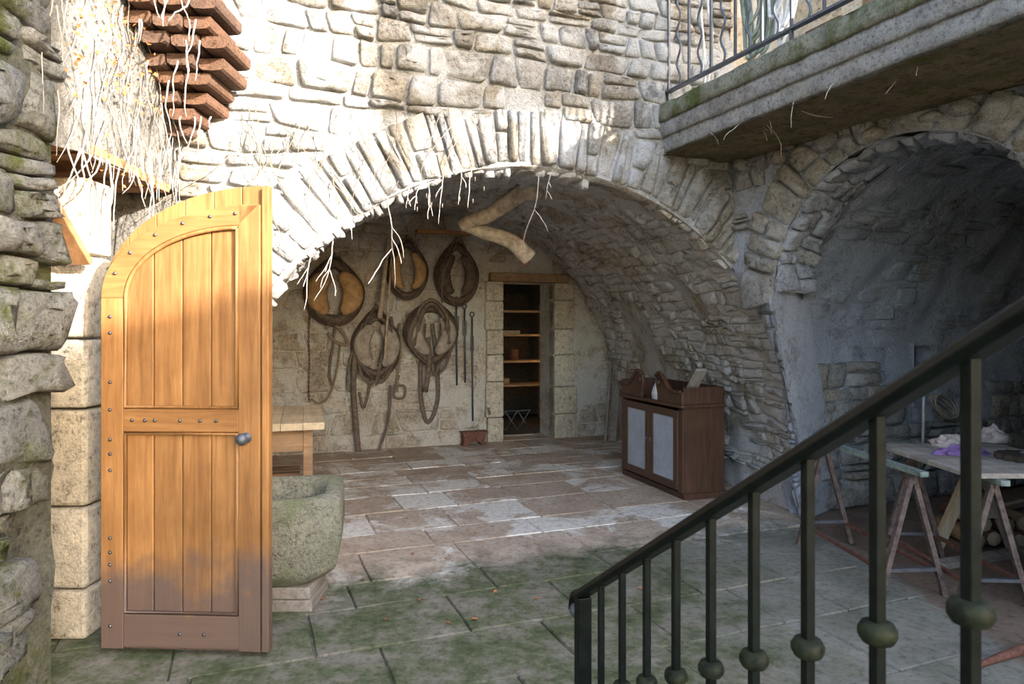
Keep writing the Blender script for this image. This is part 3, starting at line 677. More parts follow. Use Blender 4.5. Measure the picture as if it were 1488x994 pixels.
# ------------------------------------------------------------------ balcony
BA = V((1.16, 5.44, 0)); DBal = V((.4, -.916, 0)).normalized(); NBal = V((-.916, -.4, 0)).normalized()
def Bal(k, z, out=0.0): return BA + DBal * k + NBal * out + UP * z
bal = thing('balcony', 'long stone balcony slab with a mossy edge above the right arch', 'balcony', Bal(0, 2.98), kind='structure')
def band(z0, z1, o0, o1, name, mat, amp):
    mb = MB()
    prof = [(o0 - .12, z0), (o0, z0), (o0 + .0, z0 + (z1 - z0) * .33), (o1, z0 + (z1 - z0) * .66), (o1, z1), (o1 - .12, z1)]
    mb.grid(lambda k, j: (lambda p: p + NBal * amp * N(p, 7) + UP * amp * .6 * N(p, 9, 3))(Bal(k, prof[int(j)][1], prof[int(j)][0])), lin(-.1, 5.0, 150), lin(0, 5, 5), smooth=True)
    return rel(mb, bal).build(name, mat, bal, recalc=False)
band(2.98, 3.09, -.035, -.02, 'lower_moulding', M['balcony'], .012)
band(3.09, 3.20, .0, .02, 'upper_moulding', M['balcony'], .014)
band(3.20, 3.33, .035, .03, 'mossy_edge', M['balcony_moss'], .02)
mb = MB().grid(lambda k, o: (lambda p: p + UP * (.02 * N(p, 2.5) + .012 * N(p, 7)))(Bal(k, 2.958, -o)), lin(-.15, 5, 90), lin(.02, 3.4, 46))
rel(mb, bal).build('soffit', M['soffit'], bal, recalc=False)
rel(MB().grid(lambda k, o: Bal(k, 3.33, -o), lin(-.15, 5, 4), lin(-.02, 3.4, 4)), bal).build('deck', M['balcony'], bal, recalc=False)
rl = thing('balcony_railing', 'iron balcony railing with alternating straight and wavy bars', 'railing', Bal(0, 3.33, -.06))
ZR = 3.45
rel(MB().bar(Bal(-.12, ZR, -.06), Bal(3.2, ZR, -.06), .045, .016), rl).build('bottom_rail', M['iron_grey'], rl)
rel(MB().bar(Bal(-.12, 4.4, -.06), Bal(3.2, 4.4, -.06), .05, .02), rl).build('top_rail', M['iron_grey'], rl)
for i in range(13):
    k = .05 + .25 * i
    rel(MB().box(Bal(k, (ZR + 4.4) / 2, -.06), .016, .016, 4.4 - ZR, (DBal, NBal, UP)), rl).build('straight_bar', M['iron_grey'], rl)
    pts = [Bal(k - .125 + .022 * math.sin((z - ZR) * 26), z, -.06) for z in lin(ZR, 4.4, 48)]
    rel(MB().tube(pts, .009, 6), rl).build('wavy_bar', M['iron_grey'], rl)
for k in (.05, 1.3, 2.55): rel(MB().box(Bal(k, 3.39, -.06), .02, .02, .13, (DBal, NBal, UP)), rl).build('foot', M['iron_grey'], rl)
# the wall behind the balcony
uw = MB().grid(lambda a, z: (lambda p: p + NW * .03 * N(p, 3))(Wp(a, z, -.55)), lin(-.6, 1.0, 14), lin(3.3, 5.4, 16))
uw.grid(lambda s, z: A(s, z) + NA * .02 * N(A(s, z), 4), lin(S_END - .02, S_END + .8, 8), lin(2.9, 5.4, 20))
uw.grid(lambda d, z: Wp(1.0, z, -.55 - d), lin(0, 1.5, 4), lin(3.3, 5.4, 8))
uw.box(A(1.95, 4.35, -3.1), 5.9, 5.8, 2.1, (DA, NA, UP))  # unseen block added over the vault to stop sky light leaking in
tag(uw.build('wall_upper', M['beige_wall'], recalc=False), 'beige wall behind the balcony railing', 'wall', kind='structure')
def coil(c, n, rx, rz, rad, mat, name, label, seed):
    r = random.Random(seed); t = thing(name, label, 'hose', c)
    for i in range(n):
        ph = r.uniform(-.05, .05); a = rx * r.uniform(.7, 1.1); b2 = rz * r.uniform(.85, 1.1); dx = r.uniform(-.06, .06); o = r.uniform(-.05, .05)
        pts = [V((0, 0, 0)) + DBal * (dx + a * math.cos(q) * (1 - .35 * max(0, math.sin(q)))) + NBal * (o + .02 * math.sin(3 * q)) + UP * (b2 * math.sin(q) - b2 * .9 + ph) for q in lin(0, 2 * math.pi, 30)[:-1]]
        MB().tube(pts, rad, 6, closed=True).build('loop', mat, t)
    return t
coil(Bal(.9, 4.35, -.14), 9, .10, .45, .011, M['hose_green'], 'garden_hose', 'coil of grey green hose hung inside the balcony railing', 1)
coil(Bal(1.12, 4.4, -.18), 6, .08, .5, .012, M['hose_white'], 'garden_hose', 'coil of white hose hung beside the green coil on the railing', 2)
coil(Bal(.42, 4.3, -.12), 2, .06, .44, .008, M['hose_white'], 'cable_loop', 'thin pale cable loop hung on railing nearest the stone wall', 3)
tag(MB().box(Bal(1.75, 3.89, -.74), .9, .03, 1.1, (DBal, NBal, UP)).build('white_board', M['white'], None, .006), 'white board standing behind the balcony railing', 'board')
bn = thing('wooden_bench', 'pale wooden bench top on the balcony behind the railing', 'bench', Bal(2.05, 3.33, -.4))
rel(MB().box(Bal(2.1, 3.62, -.4), .95, .5, .035, (DBal, NBal, UP)), bn).build('bench_top', M['pale_wood'], bn, .004)
for a in (1.72, 2.48):
    for o in (-.22, -.58): rel(MB().box(Bal(a, 3.465, o), .05, .05, .28, (DBal, NBal, UP)), bn).build('leg', M['old_wood'], bn)
tag(MB().box(Bal(1.3, 3.43, -.45), .28, .28, .2, (DBal, NBal, UP)).build('terracotta_planter', M['brick'], None, .015), 'square terracotta planter on the balcony below the white board', 'planter')

# ------------------------------------------------------------------ unseen blocks added behind the camera to shape the sun's shadows
HS = V((.778, -.628, 0)); HL = V((.628, .778, 0))
def across(lat0, lat1, z0, z1, name, label, al=8.0, dep=3):
    c = HS * (al + dep / 2) + HL * ((lat0 + lat1) / 2) + UP * ((z0 + z1) / 2)
    return tag(MB().box(c, dep, lat1 - lat0, z1 - z0, (HS, HL, UP)).build(name, M['beige_wall']), label, 'shade block', kind='structure')
T = .339
across(.15, 1.18, 0, 10, 'shade_block_tall', 'tall unseen block added to shade the near left wall')  # narrow blocker, keeps the sun off the near left wall
across(1.18, 9, 0, 2.84 + 8 * T, 'shade_block_low', 'low unseen block added to shade the yard and lower door')  # its top edge sets the shadow line across the door
rf = across(3.02, 9, 4.32 + 8 * T, 9, 'shade_block_raised', 'raised unseen slab added to shade the upper arch wall', 8.0, .4)  # added slab, cuts the sun off the arch wall's upper right
for lat in (3.1, 6.0, 8.9):                          # posts added under the raised shade slab
    MB().box(HS * 8.2 + HL * lat + UP * (3.58 + 8 * T), .1, .1, 1.6, (HS, HL, UP)).build('shade_block_post', M['old_wood'], rf)

# ------------------------------------------------------------------ the arched wooden door
dr = thing('door_1', 'honey oak door leaf with quarter-round top, standing open at left', 'door', V((-2.02, 3.36, .02)), kind='structure')
dr.rotation_euler = (0, 0, math.atan2(-.045, .84)); DWD, DH, TH = .845, 2.27, .055   # local: x across, y = back, z up; front at y = 0
def top_z(x, ins=0.0):                              # outline of the arched top (0 at hinge, DWD at the lock side)
    a = DWD - .03 - ins; q = max(0, min(1, (DWD - .03 - x) / a)); b2 = 1.72 if not ins else 1.72
    return b2 + (DH - .005 - ins * 1.0 - b2) * math.sqrt(max(0, 1 - q ** 2.1))
# backing planks, each cut to the curve
for i, (x0, x1) in enumerate([(0, .135), (.135, .275), (.275, .42), (.42, .565), (.565, .705), (.705, .845)]):
    xs = lin(x0 + .002, x1 - .002, 6)
    MB().prism([V((xs[0], .03, 0)), V((xs[-1], .03, 0))] + [V((x, .03, top_z(x))) for x in reversed(xs)], V((0, .03, 0))).build('back_plank', M['door_wood'], dr, .003)
# front frame
ST = .125
def fr(outl, name, mat): return MB().prism([V((x, 0, z)) for x, z in outl], V((0, .03, 0))).build(name, mat, dr, .004)
fr([(.012, .01), (ST, .01), (ST, 1.72), (.012, 1.72)], 'hinge_stile', M['door_wood'])
fr([(DWD - .145, .01), (DWD - .04, .01), (DWD - .04, DH - .1), (DWD - .145, DH - .1)], 'lock_stile', M['door_wood'])
fr([(ST, .02), (DWD - .145, .02), (DWD - .145, .18), (ST, .18)], 'bottom_rail', M['door_rail'])
fr([(ST, 1.07), (DWD - .145, 1.07), (DWD - .145, 1.18), (ST, 1.18)], 'middle_rail', M['door_rail'])
xs = [DWD - .04 - (DWD - .052) * math.cos(q) for q in lin(0, math.pi / 2, 22)]
def e_out(q): return (DWD - .04 - (DWD - .052) * math.cos(q), 1.72 + (DH - .1 - 1.72) * math.sin(q) ** .95)
def e_in(q): return (DWD - .145 - (DWD - .145 - ST) * math.cos(q), 1.72 + (DH - .2 - 1.72) * math.sin(q) ** .95)
qs = lin(0, math.pi / 2, 24)
MB().strip([V((e_out(q)[0], 0, e_out(q)[1])) for q in qs], [V((e_in(q)[0], 0, e_in(q)[1])) for q in qs], V((0, .03, 0))).build('arched_rail', M['door_rail'], dr, .004)
# raised mouldings round both panels
mo = [V((ST + .008, .006, 1.19)), V((DWD - .153, .006, 1.19)), V((DWD - .153, .006, DH - .21))] + [V((e_in(q)[0] + .008 * math.cos(q), .006, e_in(q)[1] - .01)) for q in reversed(qs)]
MB().tube(mo, .011, 6, closed=True).build('upper_moulding', M['door_wood'], dr)
MB().tube([V((ST + .008, .006, .19)), V((DWD - .153, .006, .19)), V((DWD - .153, .006, 1.06)), V((ST + .008, .006, 1.06))], .011, 6, closed=True).build('lower_moulding', M['door_wood'], dr)
# tongued panel boards
for i in range(4):
    a0 = ST + (DWD - .145 - ST) * i / 4; a1 = ST + (DWD - .145 - ST) * (i + 1) / 4; xs = lin(a0 + .003, a1 - .003, 6)
    MB().box(((a0 + a1) / 2, .026, .625), a1 - a0 - .006, .016, .9).build('panel_board', M['door_wood'], dr, .004)
    def ez(x):
        q = math.acos(max(-1, min(1, (DWD - .145 - x) / (DWD - .145 - ST)))); return e_in(q)[1] + .01
    MB().prism([V((xs[0], .018, 1.16)), V((xs[-1], .018, 1.16))] + [V((x, .018, max(1.7, ez(x)))) for x in reversed(xs)], V((0, .014, 0))).build('panel_board', M['door_wood'], dr, .004)
studs = [(.06, z) for z in (1.63, 1.55, 1.31, 1.175, 1.03, .96, .88, .55, .48, .42, .34, .12)] + [(x, 1.125) for x in (.17, .235, .285, .41, .51, .59)] + [(x, .09) for x in (.41, .53)]
for q in (.28, .55, .83, 1.07, 1.28, 1.46): o_, i_ = e_out(q), e_in(q); studs.append(((o_[0] * .6 + i_[0] * .4), (o_[1] * .6 + i_[1] * .4)))
for x, z in studs: MB().lathe([(.0095, 0), (.009, .003), (.005, .008), (.001, .009)], V((x, 0, z)), V((0, -1, 0)), 8).build('stud', M['stud'], dr)
kb = MB().lathe([(.026, 0), (.026, .006), (.011, .01), (.011, .03), (.024, .04), (.03, .055), (.022, .072), (.002, .078)], V((DWD - .105, 0, 1.045)), V((0, -1, 0)), 14).build('door_knob', M['iron_grey'], dr)
MB().box((DWD - .018, .035, DH / 2 - .005), .034, .05, DH - .02).build('edge_strip', M['door_wood'], dr, .004)

# ------------------------------------------------------------------ stone trough on wooden blocks
tr = thing('stone_trough', 'mossy carved stone trough standing behind the wooden door', 'trough', V((-1.42, 4.1, .14)), math.radians(12))
def ring(hx, hy, ch, z):
    return [V((sx * hx - (sx * ch if k else 0), sy * hy - (0 if k else sy * ch), z)) for sx, sy, kk in ((-1, -1, (0, 1)), (1, -1, (1, 0)), (1, 1, (0, 1)), (-1, 1, (1, 0))) for k in kk]
rg = [ring(.30, .26, .12, 0), ring(.37, .33, .12, .07), ring(.405, .36, .10, .26), ring(.40, .355, .09, .47), ring(.38, .335, .08, .5), ring(.30, .25, .1, .495), ring(.28, .23, .1, .2), ring(.2, .16, .08, .15)]
mb = MB(); vs_ = [p for r_ in rg for p in r_]; fs = [(j * 8 + i, j * 8 + (i + 1) % 8, (j + 1) * 8 + (i + 1) % 8, (j + 1) * 8 + i) for j in range(7) for i in range(8)] + [tuple(range(7, -1, -1)), tuple(56 + i for i in range(8))]
mb.add(vs_, fs, True); o = mb.build('basin', M['trough'], tr, 0, True, 0)
m = o.modifiers.new('b', 'BEVEL'); m.width = .025; m.segments = 2; m.limit_method = 'ANGLE'; m.angle_limit = .5
for i, (z, dx) in enumerate(((.035, 0), (.105, -.01))):
    tag(MB().box(V((-1.33 + dx, 4.02, z + .0)), .42, .34, .068).build('timber_block', M['grey_wood'], None, .008), ('lower' if i == 0 else 'upper') + ' weathered timber block under the stone trough', 'timber block', 'blocks under the trough')

# ------------------------------------------------------------------ work table inside the arch
TZ = .82; tb = thing('work_table', 'old wooden table with a pale sunlit top behind the door', 'table', V((-1.53, 5.62, 0)), math.atan2(.29, .957))
# local: x to the right (0 at the right edge), y back
for i in range(5): MB().box((-.085 - .172 * i, .66, TZ - .03), .17, 1.32, .06).build('top_plank', M['table_top'], tb, .005)
for x in (-.13, -.78):
    for y in (.1, 1.2): MB().box((x, y, (TZ - .06) / 2), .075, .075, TZ - .06).build('leg', M['old_wood'], tb, .004)
MB().box((-.455, .09, TZ - .15), .58, .03, .18).build('front_apron', M['old_wood'], tb, .003)
MB().box((-.455, 1.2, TZ - .15), .58, .03, .18).build('back_apron', M['old_wood'], tb, .003)
for x in (-.13, -.78): MB().box((x, .65, TZ - .15), .03, 1.02, .18).build('side_apron', M['old_wood'], tb, .003)
MB().box((-.47, .068, TZ - .12), .05, .012, .03).build('iron_plate', M['rust'], tb)
sl = thing('low_stool', 'small slatted wooden stool pushed under the table', 'stool', V((-2.05, 5.98, 0)), .3)
for i in range(3): MB().box((0, -.12 + .12 * i, .34), .4, .1, .025).build('slat', M['old_wood'], sl, .003)
for x in (-.16, .16):
    for y in (-.13, .13): MB().bar((x * 1.15, y * 1.1, 0), (x * .85, y * .9, .33), .04, .04).build('leg', M['old_wood'], sl)
bk_ = thing('wicker_basket', 'round brown basket on the floor under the table', 'basket', V((-2.3, 6.42, 0)))
MB().lathe([(.13, 0), (.17, .08), (.19, .18), (.195, .2), (.18, .2), (.16, .08), (.12, .015)], (0, 0, 0)).build('bowl', M['rope'], bk_)
MB().tube([V((.19 * math.cos(q), .19 * math.sin(q), .2)) for q in lin(0, 6.283, 24)[:-1]], .013, 6, True).build('rim', M['rope'], bk_)

# ------------------------------------------------------------------ harness on the back wall
def collar(px, py, pw, ph, name, label, lining, hang='point', tilt=0, fat=1.0):
    c = onB(px, py, .1); d = c.y; hw, hh = pw / 2 / F * d * 1.05, ph / 2 / F * d
    t = thing(name, label, 'horse collar', c - UP * hh, group='horse collars on the back wall')
    def path(sc, off, k=1.0):
        out = []
        for q in lin(0, 2 * math.pi, 36)[:-1]:
            x = math.sin(q); z = math.cos(q); tap = 1 - .5 * max(0, z) ** 1.5 * k if hang == 'point' else 1 - .42 * max(0, -z) ** 1.5 * k
            x2, z2 = x * tap * hw * sc, z * hh * sc
            x2, z2 = x2 * math.cos(tilt) - z2 * math.sin(tilt), z2 * math.cos(tilt) + x2 * math.sin(tilt)
            out.append(UP * (hh + z2) + DB * x2 + NB * off)
        return out
    MB().tube(path(.86, 0), hw * .15 * fat, 10, True, True, .9, NB).build('rim_roll', M['leather'], t)
    MB().tube(path(.97, -.02), hw * .09 * fat, 8, True).build('back_roll', M['leather'], t)
    pp = path(.64, .05)
    for a0, a1 in ((3, 16), (20, 33)):
        seg = pp[a0:a1 + 1]; n = len(seg); MB().tube(seg, [hw * .3 * fat * math.sin(math.pi * (i + .6) / (n + .2)) ** .55 for i in range(n)], 10, False, True, .6, NB).build('pad', lining, t)
    for sg in (-1, 1):
        pts = curve([UP * (hh * (1 + .98 * z)) + DB * (sg * hw * x) + NB * .07 for x, z in ((.12, 1.1), (.42, .7), (.84, 0), (.72, -.55), (.2, -1.0))], 6)
        MB().tube(pts, .012, 6).build('hame', M['strap'], t)
    MB().tube(curve([UP * (hh * 2.0) + DB * (-.03) + NB * .03, UP * (hh * 2.0 + .08) - NB * .06, UP * (hh * 2.0) + DB * .03 + NB * .03], 5), .008, 6).build('hanging_strap', M['strap'], t)
    return t
collar(486, 424, 78, 96, 'horse_collar', 'broad tan-lined horse collar at the far left of the harness wall', M['leather_tan'], fat=1.25)
collar(592, 392, 58, 86, 'horse_collar', 'yellow-lined horse collar hung highest beside the wooden shafts', M['leather_tan'], fat=.95)
collar(664, 398, 62, 92, 'horse_collar', 'shadowed brown horse collar at the right near the forked log', M['leather'], fat=1.0)
collar(547, 500, 66, 100, 'horse_collar', 'grey canvas-lined horse collar hung low amid tangled straps', M['canvas'], fat=1.15)
collar(627, 486, 74, 88, 'horse_collar', 'grey horse collar with thick folded straps over its top', M['canvas'], 'wide', fat=1.0)
def strap(pts, wd, name, label, cat, mat='strap', off=.06, closed=False, group='straps on the back wall'):
    pts = curve([onB(x, y, off + (e[0] if e else 0)) for x, y, *e in pts], 6)
    return tag(MB().tube(pts, wd, 8, closed, True, .35, NB).build(name, M[mat]), label, cat, group)
strap([(617, 470), (612, 520), (612, 580), (622, 614), (636, 580), (634, 520), (628, 470)], .03, 'leather_loop', 'long wide leather strap hanging in a loop below the grey collar', 'strap')
strap([(607, 455), (595, 490), (601, 500), (615, 452), (632, 443), (650, 470), (652, 500)], .035, 'folded_strap', 'thick folded strap draped over the grey collar', 'strap', off=.2)
strap([(622, 490), (624, 530), (618, 570)], .035, 'crupper_strap', 'wide grey strap hanging down the middle of the grey collar', 'strap', off=.16)
strap([(641, 470), (640, 520), (632, 545), (628, 528)], .022, 'girth_strap', 'bent strap hanging at the right of the grey collar', 'strap', off=.12)
strap([(517, 500), (514, 560), (517, 610), (521, 658)], .035, 'trace_strap', 'long heavy brown strap falling to the floor below the low collar', 'strap', off=.13)
strap([(524, 480), (510, 520), (505, 560), (512, 566), (520, 530)], .02, 'bridle_strap', 'looped bridle strap at the left of the low collar', 'strap', off=.1)
strap([(540, 545), (534, 575), (528, 592), (522, 570)], .018, 'curb_strap', 'short crooked strap below the low collar', 'strap', off=.1)
strap([(568, 460), (574, 500), (566, 540), (552, 556), (545, 540)], .022, 'belly_strap', 'curved belly strap round the right of the low collar', 'strap', off=.13)
strap([(567, 560), (566, 600), (556, 640), (540, 660), (470, 666)], .016, 'rein', 'thin dark rein trailing from the wall along the floor', 'rein', off=.12)
strap([(580, 545), (572, 575), (586, 578), (588, 562), (576, 560)], .016, 'buckled_strap', 'small coiled buckled strap right of the low collar', 'strap', off=.09)
strap([(494, 500), (489, 540), (478, 575), (464, 586), (452, 580)], .014, 'halter_rope', 'rope curving down to the table from the left collar', 'rope', 'rope')
strap([(473, 478), (482, 470), (497, 482), (505, 500), (488, 497), (476, 484)], .02, 'tangled_rope', 'tangled rope bundle just below the tan-lined collar', 'rope', 'rope', .1)
strap([(560, 480), (556, 510), (550, 540), (546, 560)], .018, 'chain_strap', 'dark strap tangled inside the low collar', 'strap', off=.17)
strap([(536, 470), (552, 462), (566, 476), (570, 500)], .026, 'saddle_strap', 'broad strap folded over the top of the low collar', 'strap', off=.19)
strap([(606, 462), (612, 446), (626, 436), (640, 444), (650, 462), (648, 480)], .024, 'crown_strap', 'narrow strap arched over the folded strap of the grey collar', 'strap', off=.26)
strap([(600, 470), (596, 500), (606, 512), (610, 490)], .02, 'cheek_strap', 'small looped strap at the left of the grey collar', 'strap', off=.16)
strap([(656, 470), (655, 505), (648, 530), (640, 540)], .02, 'side_strap', 'slim strap along the right flank of the grey collar', 'strap', off=.14)
strap([(528, 470), (519, 500), (524, 540), (536, 556), (550, 552)], .02, 'nose_strap', 'dark strap round the left flank of the low collar', 'strap', off=.15)
strap([(580, 470), (583, 505), (578, 545), (577, 570)], .014, 'lead_rope', 'thin rope hanging between the low collar and the grey collar', 'rope', 'rope', .1)
strap([(664, 352), (652, 380), (644, 400), (642, 440)], .008, 'wire_loop', 'thin wire hanging at the left of the shadowed brown collar', 'wire', 'rope', .2)
strap([(488, 470), (484, 500), (479, 540), (482, 560)], .016, 'tie_strap', 'narrow strap hanging below the tan-lined collar', 'strap', off=.08)
for i, (x, y0, y1, lb) in enumerate(((663, 440, 560, 'first dark iron tool hung right of the grey collar'), (675, 450, 556, 'second slim iron tool hung right of the grey collar'), (686, 462, 612, 'long thin iron rod hung left of the doorway'))):
    t = thing('iron_tool', lb, 'tool', onB(x, y1, .05), group='iron tools by the doorway')
    a, b2 = onB(x, y0, .05), onB(x + 1, y1, .05)
    rel(MB().tube([a, b2], .013, 8), t).build('shaft', M['iron_grey'], t)
    rel(MB().tube(curve([a, a + UP * .05 + DB * .03, a + UP * .08, a + UP * .05 - DB * .03, a], 5), .008, 6), t).build('ring', M['iron_grey'], t)
    rel(MB().box(a.lerp(b2, .25), .07 - .015 * i, .02, .2, (DB, NB, UP)), t).build('blade', M['iron_grey'], t, .005)
# chain on the left
ch = thing('iron_chain', 'rusty chain hanging down the back wall beside the table', 'chain', onB(449, 584, .05))
for i in range(44):
    c = onB(449 + .6 * math.sin(i * .3), 440 + 3.3 * i, .04); d1 = DB if i % 2 else NB
    rel(MB().tube([c + d1 * (.011 * math.cos(q)) + UP * (.021 * math.sin(q)) for q in lin(0, 6.283, 8)[:-1]], .0045, 5, True), ch).build('link', M['rust'], ch)
sf = [((565, 345), (552, 462), 'tapering wooden shaft hung on the back wall', .03), ((570, 358), (559, 522), 'long thin pale pole hanging across the low collar', .016)]
for (a, b2, lb, r_) in sf: tag(MB().tube([onB(*a, .22), onB(*b2, .27)], [r_ * .8, r_ * 1.1], 10).build('wooden_shaft', M['bark']), lb, 'pole')
tag(MB().box(onB(645, 338, .25), .75, .16, .045, (DB, NB, UP)).build('orange_board', M['beam'], None, .006), 'orange brown board lodged high on the back wall', 'board')
sw = thing('light_switch', 'grey light switch on the wall left of the doorway', 'switch', onB(714, 507, .0))
MB().box(NB * .02, .06, .1, .04, (DB, UP, NB)).build('switch_box', M['white'], sw, .006); MB().box(NB * .045, .025, .04, .012, (DB, UP, NB)).build('rocker', M['dark'], sw)
MB().tube([NB * .012 + UP * .05, NB * .012 + UP * .95], .007, 6).build('conduit', M['iron_grey'], sw)
fc = thing('water_tap', 'brass tap on a pipe low on the wall by the doorway', 'tap', onB(708, 596, .0))
MB().tube([NB * .02 - UP * .12, NB * .02 + UP * .12], .011, 8).build('pipe', M['iron_grey'], fc)
MB().tube(curve([NB * .02, NB * .09, NB * .11 - UP * .05], 5), .016, 8).build('spout', M['rope'], fc); MB().lathe([(.03, 0), (.03, .012)], NB * .07 + UP * .03, UP, 10).build('tap_handle', M['rope'], fc)
MB().tube([NB * .08 + UP * .012, NB * .07 + UP * .034], .008, 6).build('tap_stem', M['rope'], fc)
bx = thing('iron_block', 'small rusty arched iron stand against the foot of the wall', 'iron stand', V(onB(690, 655, .2).xy.to_3d()))
q_ = [(-.17, 0), (-.1, 0), (-.06, .05), (.06, .05), (.1, 0), (.17, 0), (.15, .06), (.16, .16), (.19, .19), (-.19, .19), (-.16, .16), (-.15, .06)]
MB().prism([DB * a + UP * b2 for a, b2 in q_], NB * -.14).build('casting', M['rust'], bx, .006)
# forked log under the vault
lg = thing('forked_log', 'pale stripped forked log slung under the vault crown', 'log', P(768, 285, 6.3))
def log(pts, rr, name):
    pts = curve(pts, 8); n = len(pts)
    rel(MB().tube([p + V((.015 * N(p, 6), .015 * N(p, 6, 4), .015 * N(p, 6, 8))) for p in pts], [rr[0] + (rr[1] - rr[0]) * i / (n - 1) + .008 * N(pts[i], 9) for i in range(n)], 12), lg).build(name, M['bark'], lg)
log([P(776, 262, 6.15), P(745, 290, 6.3), P(706, 312, 6.4), P(672, 327, 6.5)], (.085, .062), 'upper_limb')
log([P(680, 328, 6.5), P(715, 340, 6.6), P(745, 352, 6.7), P(768, 374, 6.75)], (.06, .085), 'lower_limb')
log([P(775, 264, 6.2), P(777, 290, 6.25)], (.09, .075), 'stub')
tag(MB().tube(curve([P(757, 340, 6.72), P(768, 372, 6.72), P(764, 385, 6.72), P(756, 378, 6.72)], 6), .018, 8).build('iron_hook', M['rust']), 'rusty iron hook at the low end of the forked log', 'hook')
# stuff leaning in the right back corner
tag(MB().bar(G(880, 642) + UP * .01, onB(889, 520, .08), .03, .05).build('leaning_pole', M['grey_wood'], None, .005), 'grey wooden pole leaning in the back corner behind the cabinet', 'pole')
tag(MB().bar(G(890, 642) + UP * .01, onB(898, 530, .09), .1, .02).build('leaning_plank', M['grey_wood'], None, .004), 'narrow grey plank leaning beside the pole behind the cabinet', 'plank')

# ------------------------------------------------------------------ cabinet with broken pediment
GX = V((.316, -.949, 0)).normalized(); GY = V((.949, .316, 0)).normalized()          # along the front (away to near), and back into it
cb = thing('cabinet', 'dark wooden cabinet with broken scroll pediment and two pale panelled doors', 'cabinet', V((1.58, 6.33, 0)) - GX * 1.2)
CW, CD, CH = 1.2, .44, .80
def cbx(x, y, z, sx, sy, sz, name, mat, par=cb, bev=.004): return MB().box(GX * x + GY * y + UP * z, sx, sy, sz, (GX, GY, UP)).build(name, mat, par, bev)
W_ = M['walnut']
cbx(CW / 2, .02 + CD / 2, .03, CW + .02, CD + .04, .06, 'plinth', W_)
for x in (.012, CW - .012): cbx(x, CD / 2, CH / 2 + .05, .024, CD, CH - .02, 'side_panel', W_)
cbx(CW / 2, CD - .01, CH / 2 + .05, CW - .05, .02, CH - .02, 'back_panel', W_)
cbx(CW / 2, CD / 2, CH + .05, CW, CD, .024, 'top_board', W_)
for x in (.035, CW - .035): cbx(x, .0, CH / 2 + .05, .07, .025, CH - .03, 'corner_post', W_)
cbx(CW / 2, -.005, CH + .065, CW + .05, .06, .03, 'cornice', W_, cb, .008)
for x in (-.0, CW): cbx(x, CD / 2, CH + .065, .05, CD, .03, 'side_cornice', W_, cb, .008)
for x in (.01, CW - .01): cbx(x, CD / 2, CH + .16, .02, CD, .16, 'upper_side', W_)
cbx(CW / 2, CD - .01, CH + .16, CW, .02, .16, 'upper_back', W_)
for i, x0 in enumerate((.075, CW / 2 + .004)):
    dw = CW / 2 - .08; d = bpy.data.objects.new('cabinet_door', None); dx = x0 + dw / 2
    df = MB()
    for sg in (-1, 1): df.box(GX * (dx + sg * (dw / 2 - .035)) + GY * -.012 + UP * (CH / 2 + .05), .07, .024, CH - .06, (GX, GY, UP))
    for z in (.115, CH - .015): df.box(GX * dx + GY * -.012 + UP * z, dw - .14, .024, .07, (GX, GY, UP))
    dd = df.build('cabinet_door', W_, cb, .003)
    cbx(dx, -.006, CH / 2 + .05, dw - .13, .01, CH - .2, 'panel', M['blue_panel'], dd, 0)
    for k in range(16): cbx(dx, -.013, .17 + k * (CH - .24) / 15.5, dw - .15, .004, .022, 'louvre', M['blue_panel'], dd, 0)
    cbx(dx + (dw / 2 - .03) * (1 if i == 0 else -1), -.03, CH / 2 + .08, .018, .02, .035, 'latch', M['stud'], dd)
def ped(sg):                                        # one half of the scroll pediment
    o = [(0, 0), (.44, 0), (.44, .045), (.47, .10), (.46, .16), (.41, .185), (.35, .18), (.28, .13), (.2, .085), (.1, .075), (.0, .08)]
    x0 = 0 if sg > 0 else CW
    MB().prism([GX * (x0 + sg * a) + GY * -.02 + UP * (CH + .08 + b2 * 1.45) for a, b2 in o], GY * .03).build('pediment_scroll', W_, cb, .006)
    top = curve([GX * (x0 + sg * a) + GY * -.03 + UP * (CH + .085 + b2 * 1.45) for a, b2 in o[4:]] + [], 4)
    MB().tube(top, .016, 6).build('pediment_moulding', W_, cb)
    MB().lathe([(.035, 0), (.035, .01), (.012, .02)], GX * (x0 + sg * .415) + GY * -.02 + UP * (CH + .26), -GY, 12).build('rosette', W_, cb)
ped(1); ped(-1)
cc = cb.location + GX * .56 + GY * .1 + UP * (CH + .063)
tag(MB().lathe([(.05, 0), (.06, .06), (.045, .12), (.02, .17), (.012, .22)], cc + UP * .0, UP, 6, False).build('pale_finial', M['white']), 'pale pointed finial standing between the pediment scrolls', 'finial')
for i, (x, y, a, L, lb, mt) in enumerate(((.85, .25, .8, .42, 'dark offcut plank jutting up from the cabinet top', 'grey_wood'), (.95, .37, .2, .3, 'short pale block lying on the cabinet top', 'pale_wood'), (1.0, .14, .42, .2, 'wedge of grey wood leaning on the cabinet top', 'grey_wood'))):
    c = cb.location + GX * x + GY * y + UP * (CH + .075); e = c + (GX * math.cos(a) * .3 + GY * math.cos(a) * .95) * 0 + GX * (L * math.cos(a) * .9) * (1 if i == 0 else .6) + UP * (L * math.sin(a) + .02)
    tag(MB().bar(c + UP * .02, e, .11, .035).build('wood_offcut', M[mt], None, .004), lb, 'plank', 'offcuts on the cabinet')

